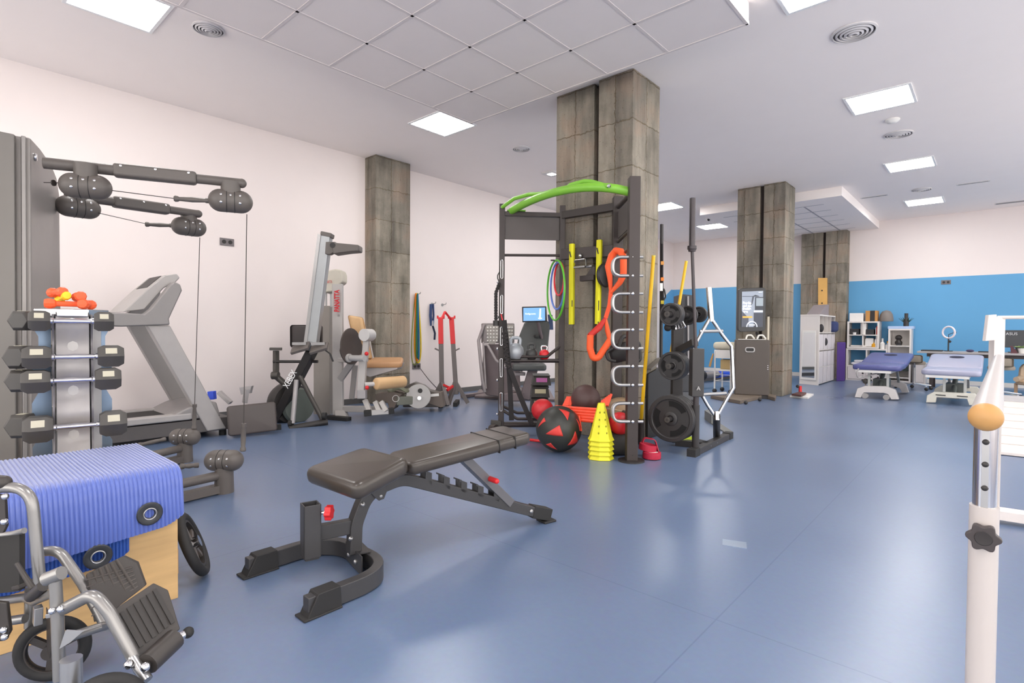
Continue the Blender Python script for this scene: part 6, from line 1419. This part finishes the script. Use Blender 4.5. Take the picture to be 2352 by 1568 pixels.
# ---------------------------------------------------------------- treatment tables
def bed(label, nl, nr, fl_, fr_, zk, colr, key, ftz, base, legs, d0, hole):
    nl, nr, fl_, fr_ = (V(q) for q in (nl, nr, fl_, fr_)); mid = nl.lerp(nr, .5); t = thing('treatment_table', label, 'treatment table', (mid.x, mid.y, 0), 'treatment tables')
    vm = M(key, colr, .35, var=.03); R = (nr - nl).normalized(); L1 = nl.lerp(fl_, .42); R1 = nr.lerp(fr_, .42); L1.z = nl.z + .015; R1.z = nr.z + .015
    def slab(name, a, b, c, d_, th):
        ex = (b - a); ey = (d_ - a); ctr = (a + b + c + d_) / 4; n = ex.cross(ey).normalized(); n = n if n.z > 0 else -n; ey2 = n.cross(ex.normalized())
        return obj(name, MB().pad(ctr - n * th / 2, (((b - a).length + (c - d_).length) / 2, ((a - d_).length + (b - c).length) / 2, th), Matrix((ex.normalized(), ey2, n)).transposed(), .03, 4, .09), vm, t)
    slab('foot_cushion', nl, nr, R1, L1, .085); hs = slab('head_cushion', L1, R1, fr_, fl_, .08)
    ax = L1.lerp(R1, .5); ay = fl_.lerp(fr_, .5); q = ax.lerp(ay, .74); n = (R1 - L1).cross(fl_ - L1).normalized(); n = n if n.z > 0 else -n
    ey = (ay - ax).normalized(); obj('face_hole', MB().prism([q + n * .001 + R * (.10 * math.cos(a) + .01) + ey * .085 * math.sin(a) for a in [2 * PI * k / 24 for k in range(24)]], n * .003), M(key + ' hole', '#20243e', .8), t)
    z0 = min(nl.z, nr.z) - .10
    def F(s, f, z): p = nl.lerp(nr, s) + (fl_ - nl).normalized() * f; return V((p.x, p.y, z))
    obj('top_frame', MB().beam(F(.08, .05, z0), F(.80, .05, z0), .05, .05).beam(F(.12, .05, z0), F(.12, 1.5, z0), .04, .05).beam(F(.78, .05, z0), F(.78, 1.5, z0), .04, .05), WPL, t, .004)
    bp = [ONY(u, v, d0) for u, v in base]; mz = min(p.z for p in bp)
    for p in bp: p.z -= mz - .006
    nrm = (fl_ - nl); nrm.z = 0; nrm.normalize()
    obj('base_arch', MB().prism(bp, nrm * .10), M('bed base ' + key, ftz, .45), t, .006)
    fb_ = [p + nrm * 1.35 for p in bp]; obj('base_arch', MB().prism(fb_, nrm * .10), M('bed base ' + key, ftz, .45), t, .006)
    c0_ = sum(bp, V()) / len(bp); obj('base_rail', MB().beam(c0_ + nrm * .1 + V((0, 0, .02)), c0_ + nrm * 1.35 + V((0, 0, .02)), .16, .05), SILV, t, .004)
    for (u, va, vb) in legs:
        a = ONY(u, vb, d0) + nrm * .05; a.z -= mz; obj('lift_leg', MB().beam(a, V((a.x, a.y, z0)), .05, .035, R), M('bed leg', '#b9bab6', .4, .4), t, .003); obj('lift_leg', MB().beam(a + nrm * 1.3, V((a.x, a.y, z0)) + nrm * 1.0, .05, .035, R), M('bed leg', '#b9bab6', .4, .4), t, .003)
    obj('actuator', MB().tube([c0_ + nrm * .25 + V((0, 0, .06)), c0_ + nrm * .9 + V((0, 0, z0 - c0_.z))], .035).beam(c0_ + nrm * .45 + V((0, 0, .12)), c0_ + nrm * .75 + V((0, 0, .12)), .22, .16), M('actuator grey', '#5f6460', .5), t)
    return t, c0_, nrm, R, z0, bp
bed1 = [V((-1.80, 10.50, .560)), V((-1.13, 10.50, .560)), V((-1.80, 12.35, .72)), V((-1.13, 12.35, .72))]
t, c0_, nrm, R, z0, bp = bed('violet-blue treatment table on a white arched base near the shelves', *bed1, 0, '#565a90', 'violet vinyl', '#dcd6d3',
    [(1963, 912), (1969, 892), (1986, 886), (2035, 887), (2056, 895), (2064, 917), (2047, 917), (2040, 905), (2030, 902), (1998, 901), (1984, 901), (1977, 913)], [(1995, 860, 886), (2038, 862, 888)], 10.60, (2048, 813))
for u, v in ((1987, 911), (2036, 914)):
    c = ONY(u, v, 10.62); c.z = .045; obj('castor', MB().cyl(c - nrm * .02, c + nrm * .04, .045, 20), M('castor grey', '#a7a3a1', .5), t)
obj('side_lever', MB().tube(fillet([OND(1972, 846, 8.95), OND(1967, 856, 8.95), OND(1970, 868, 8.95), OND(1995, 862, 8.95), OND(2065, 845, 8.95)], .08, 4), .012), SILV, t); obj('pedal', MB().ell(OND(1988, 875, 9.05), (.045, .03, .045), 14, 8), DGREY, t); obj('pedal_stem', MB().tube([OND(1988, 876, 9.05), V((OND(1988, 884, 9.08)))], .012), SILV, t)
bed2 = [V((-.87, 10.42, .535)), V((-.16, 10.42, .535)), V((-.87, 12.15, .73)), V((-.16, 12.15, .73))]
t, c0_, nrm, R, z0, bp = bed('pale lavender treatment table in front of the desk', *bed2, 0, '#a6a7bd', 'lavender vinyl', '#e6e2d4',
    [(2127, 925), (2129, 909), (2145, 900), (2239, 905), (2247, 914), (2250, 931), (2226, 931), (2221, 917), (2151, 913), (2149, 925)], [(2168, 876, 900), (2216, 868, 904)], 10.62, (2206, 818))
sl = MB()
for a, b in (((2149, 906), (2172, 908)), ((2198, 909), (2223, 911))): q0, q1 = ONY(*a, 10.612), ONY(*b, 10.612); sl.beam(q0, q1, .008, .012)
obj('vent_slot', sl, BLACK, t)

# ---------------------------------------------------------------- desk and what stands on it
dy0, dy1 = 13.15, 13.95; dzt = .735; dxl = ONY(2106, 807, dy0).x
t = thing('desk', 'long grey desk on dark tapered legs along the blue wall', 'desk', (dxl + 1.1, 13.5, 0)); DX1 = dxl + 2.45
obj('desktop', MB().box((dxl, dy0, dzt - .035), (DX1, dy1, dzt)), M('desktop grey', '#a9a4a4', .5), t, .003)
DL = M('desk leg dark', '#3f3635', .55)
for x in (dxl + .22, DX1 - .22):
    for y, s_ in ((dy0 + .10, 1), (dy1 - .10, -1)):
        obj('leg', MB().beam(V((x, y - .04 * s_, 0)), V((x, y + .0, dzt - .036)), .035, .05, (1, 0, 0), .09, .05), DL, t, .003)
obj('apron', MB().box((dxl + .15, dy0 + .06, dzt - .10), (DX1 - .15, dy0 + .09, dzt - .036)), DL, t)
zd = dzt + .001
def DK(u, v, y): p = ONY(u, v, y); return p
def deskbox(name, label, cat, u0, u1, y, d_, h, m): a, b = ONY(u0, 800, y).x, ONY(u1, 800, y).x; return one(name, MB().box((a, y, zd), (b, y + d_, zd + h)), m, label, cat, bev=.003)
deskbox('laptop', 'closed black laptop flat at the left end of the desk', 'laptop', 2115, 2164, 13.3, .3, .022, BLACK); deskbox('keyboard', 'black keyboard on the desk behind the second treatment table', 'keyboard', 2247, 2300, 13.3, .16, .02, BLACK)
p = ONY(2228, 803, 13.35); p.z = zd; one('computer_mouse', MB().ell(p + V((0, 0, .025)), (.06, .05, .025), 16, 10), M('mouse violet', '#3a3358', .5), 'small dark violet mouse-shaped object on the desk', 'mouse')
ry = 13.55; rc = ONY(2179, 763, ry); rr = (ONY(2179, 750, ry).z - ONY(2179, 776, ry).z) / 2
t = thing('ring_light', 'white ring lamp with a phone clamp on a black stand on the desk', 'ring light', (rc.x, ry, zd))
obj('ring', MB().ring(rc, (.5, .86, 0), rr, .017, 40, 10), M('ring white', '#e9dfe6', .4), t); obj('base', MB().cyl((rc.x, ry, zd), (rc.x, ry, zd + .012), .07, 20), BLACK, t); obj('pole', MB().tube([V((rc.x, ry, zd + .01)), rc - V((0, 0, rr))], .012), BLACK, t)
obj('phone_clamp', MB().tube([rc - V((0, 0, rr)), rc - V((0, .04, rr * .4)), rc + V((rr * .8, -.04, 0))], .006).beam(rc + V((rr * .75, -.04, 0)), rc + V((rr * 1.05, -.04, .01)), .03, .04), BLACK, t); obj('clutch', MB().ell((rc.x + .02, ry, zd + .19), .025, 10, 8), BLACK, t)
my = 13.7; a, b = ONY(2300, 795, my), ONY(2380, 756, my)
t = thing('monitor', 'large dark monitor on the desk at the right edge', 'monitor', ((a.x + b.x) / 2, my, zd))
obj('panel', MB().box((a.x, my, a.z - .02), (b.x, my + .05, ONY(2330, 758, my).z)), M('monitor dark', '#3b3d41', .4), t, .005); letters('ASUS', ONY(2310, 769, my) - V((0, .004, 0)), (1, 0, 0), (0, 0, 1), .07, M('print light', '#d5d7da', .5), t, width=.16)
obj('stand', MB().box(((a.x + b.x) / 2 - .04, my + .02, zd), ((a.x + b.x) / 2 + .04, my + .06, a.z)).box(((a.x + b.x) / 2 - .14, my - .08, zd), ((a.x + b.x) / 2 + .14, my + .12, zd + .012)), BLACK, t)
p = ONY(2349, 802, 13.3); p.z = zd; t = thing('desk_plant', 'small pale green plant in a white pot at the desk right edge', 'plant', p)
obj('pot', MB().lathe(p, (0, 0, 1), [(.05, 0), (.07, .09), (.062, .09)], 18), WPL, t); lf = MB()
for k in range(14):
    a = 2.4 * k; dd = V((math.cos(a), math.sin(a), .35 + .05 * (k % 4))).normalized(); q = p + V((0, 0, .09)); x_ = dd.cross(V((0, 0, 1))).normalized(); L_ = .13 + .02 * (k % 3)
    lf.prism([q, q + dd * L_ * .5 + x_ * .022, q + dd * L_ - V((0, 0, .02)), q + dd * L_ * .5 - x_ * .022], x_.cross(dd) * .003)
obj('foliage', lf, M('pale leaf', '#9db978', .6), t)
p = ONY(2322, 802, 13.25); p.z = zd; one('pen_holder', MB().prism([p, p + V((.10, 0, 0)), p + V((.02, 0, .13)), p + V((-.01, 0, .13))], (0, .04, 0)), M('holder maroon', '#5a2f38', .5), 'dark red leaning card holder on the desk by the plant', 'holder')

# rolling stools
def stool(u, v, y, label, back=True):
    p = ONY(u, v, y); t = thing('rolling_stool', label, 'stool', (p.x, y, 0), 'rolling stools'); x = p.x
    obj('backrest', MB().pad((x, y, p.z), (.26, .07, .15), r=.03, n=4, corner=.07), M('stool taupe', '#8f8578', .6), t); obj('seat', MB().lathe((x - .02, y + .22, .48), (0, 0, 1), [(.05, 0), (.17, .005), (.18, .03), (.17, .065), (.02, .075)], 26), M('stool taupe', '#8f8578', .6), t)
    obj('column', MB().tube([V((x - .02, y + .22, .1)), V((x - .02, y + .22, .485))], .025), STEEL, t); obj('back_arm', MB().tube(fillet([V((x, y + .02, p.z)), V((x, y + .04, .44)), V((x - .02, y + .22, .44))], .06, 4), .012), STEEL, t)
    for k in range(5):
        a = 2 * PI * k / 5 + .5; e_ = V((x - .02 + .29 * math.cos(a), y + .22 + .29 * math.sin(a), .085)); obj('star_arm', MB().beam(V((x - .02, y + .22, .12)), e_, .035, .022), CHROME, t, .003); obj('castor', MB().ell(e_ - V((0, 0, .05)), .034, 12, 8), BLACK, t)
stool(2100, 824, 12.75, 'taupe rolling stool behind the violet treatment table'); stool(2304, 832, 12.0, 'taupe rolling stool behind the white post at right')

# ---------------------------------------------------------------- parallel bars, stairs and small chair at the right edge
nd, fd = .95, 3.15
pn = OND(2264, 957, nd); pf = OND(2294, 822, fd); pf.z = pn.z
t = thing('parallel_bars', 'white parallel walking bar with a wooden end cap, nearest at the right edge', 'parallel bars', (pn.x, pn.y, 0))
PW = M('bar white', '#bdb5b1', .35, var=.02); dbar = (pf - pn).normalized()
obj('handrail', MB().tube([pn, pf], .0235, 24), PW, t); obj('end_cap', MB().lathe(pn, -dbar, [(.0235, 0), (.0245, .004), (.022, .012), (.012, .019), (.001, .021)], 26), M('wood cap', '#bb8d54', .5), t)
pp = pn + dbar * .06; base_ = V((pp.x, pp.y, 0)); ztel = OND(2262, 1162, depth(pp)).z; zkn = OND(2262, 1225, depth(pp)).z
CD = V((-pp.x, -pp.y, 0)).normalized()
obj('inner_tube', MB().tube([V((pp.x, pp.y, ztel - .05)), V((pp.x, pp.y, pn.z - .01))], .0175, 22), CHROME, t); ih = MB()
for v in (1012, 1063, 1117): q = OND(2266, v, depth(pp)); ih.ell(V((pp.x, pp.y, q.z)) + CD * .0168, (.0055, .004, .0055), 12, 8)
obj('adjust_hole', ih, BLACK, t); obj('groove', MB().beam(V((pp.x, pp.y, ztel)) + CD * .0170, V((pp.x, pp.y, pn.z - .03)) + CD * .0170, .010, .002, CD), STEEL, t)
obj('outer_tube', MB().tube([V((pp.x, pp.y, .01)), V((pp.x, pp.y, ztel))], .0215, 24), PW, t); obj('foot', MB().lathe(base_, (0, 0, 1), [(.07, 0), (.07, .008), (.03, .015)], 24), PW, t)
kc = V((pp.x, pp.y, zkn)) + CD * .024; xx, yy = frame(CD)
obj('lock_knob', MB().prism([kc + (xx * math.cos(a) + yy * math.sin(a)) * (.0225 + .003 * math.cos(6 * a)) for a in [2 * PI * i / 48 for i in range(48)]], CD * .014), M('knob dark', '#3b3434', .5), t, .002); obj('knob_dimple', MB().lathe(kc + CD * .0142, CD, [(.013, 0), (.012, .0012), (.001, .0004)], 22), M('knob dimple', '#2b2626', .6), t)
obj('far_tube', MB().tube([V((pf.x, pf.y, .01)), V((pf.x, pf.y, pf.z))], .020, 20), PW, t)
xr = V((math.cos(math.radians(0)), .10, 0)); q0 = V((pf.x - .03, pf.y, .05))
obj('floor_beam', MB().beam(q0, q0 + xr * .95, .10, .055), M('beam white', '#dcd4d0', .6, bump=.2), t, .004)
pf2 = pf + xr * .8; pn2 = pn + xr * .8
obj('handrail', MB().tube([pn2, pf2], .0235, 20), PW, t); obj('far_tube', MB().tube([V((pf2.x, pf2.y, .01)), pf2], .02, 16), PW, t); obj('outer_tube', MB().tube([V((pn2.x, pn2.y, .01)) + dbar * .06, pn2 + dbar * .06], .0215, 16), PW, t)

t = thing('training_ramp', 'white boarded ramp with a platform and handrail at the right edge', 'ramp', G(2330, 1000))
ra, rb = G(2290, 1044), G(2290, 1044) + V((1.3, .12, 0)); fwdv = V((-.06, 1, 0)).normalized(); RW = M('ramp white', '#dbd2cd', .5, var=.02)
Lr, hr_ = 1.75, .30
for k in range(7):
    s0, s1 = k / 7, (k + 1) / 7 - .014
    P = [ra + fwdv * Lr * s0 + V((0, 0, .03 + hr_ * s0)), rb + fwdv * Lr * s0 + V((0, 0, .03 + hr_ * s0)), rb + fwdv * Lr * s1 + V((0, 0, .03 + hr_ * s1)), ra + fwdv * Lr * s1 + V((0, 0, .03 + hr_ * s1))]
    obj('ramp_board', MB().prism(P, (0, 0, -.025)), RW, t, .002)
obj('side_wall', MB().prism([ra, ra + fwdv * Lr, ra + fwdv * Lr + V((0, 0, hr_)), ra + V((0, 0, .005))], (.02, 0, 0)), RW, t)
P0 = ra + fwdv * (Lr + .01); P1_ = rb + fwdv * (Lr + .01)
obj('platform', MB().prism([P0, P1_, P1_ + fwdv * .75, P0 + fwdv * .75], (0, 0, hr_ + .03)), M('platform grey', '#b9b5b5', .5), t, .004)
hp_ = P0 + fwdv * .45 + V((.05, 0, hr_ + .03)); hz_ = OND(2295, 727, depth(hp_)).z; hp2 = OND(2289, 800, depth(hp_)); hp_.x = hp2.x; hp_.y = hp2.y
obj('rail_post', MB().beam(V((hp_.x, hp_.y, hr_ + .03)), V((hp_.x, hp_.y, hz_)), .13, .08, -FWD), RW, t, .005); obj('handrail', MB().tube([V((hp_.x, hp_.y, hz_ - .01)), V((hp_.x, hp_.y, hz_ - .01)) + V((1.2, .1, 0))], .022), RW, t)
dq = depth(hp_) - .1
obj('end_box', MB().prism([OND(2271, 723, dq), OND(2290, 722, dq), OND(2289, 781, dq), OND(2264, 783, dq)], FWD * .05), RW, t, .006)
p = G(2352, 904); t = thing('small_chair', 'small beige moulded chair cut by the right edge', 'chair', p); BE = M('beige plastic', '#cdb497', .55)
cd_ = depth(p)
obj('backrest', MB().prism(fillet([OND(2342, 878, cd_), OND(2346, 845, cd_), OND(2354, 835, cd_), OND(2378, 836, cd_), OND(2382, 878, cd_)], .08, 4), FWD * .05), BE, t, .01)
obj('armrest', MB().tube([OND(2334, 871, cd_ - .1), OND(2346, 867, cd_)], .045), BE, t); obj('seat', MB().pad(OND(2360, 880, cd_) - FWD * .1, (.34, .34, .06), basis(RGT, (0, 0, 1)), .02, 3), BE, t)
for u in (2343, 2376):
    for f in (-.22, .08): q = OND(u, 880, cd_) + FWD * f; obj('leg', MB().beam(V((q.x, q.y, 0)), V((q.x, q.y, q.z)), .05, .05), M('beige leg', '#b89878', .55), t, .004)
# floor hatch
hq = G(1687, 1249); one('floor_hatch', MB().obox((hq.x, hq.y, .0015), (.115, .085, .003), 20), M('hatch plate', '#93a0b2', .35, .4), 'small flush metal floor plate in the open floor right of the bench', 'floor plate')
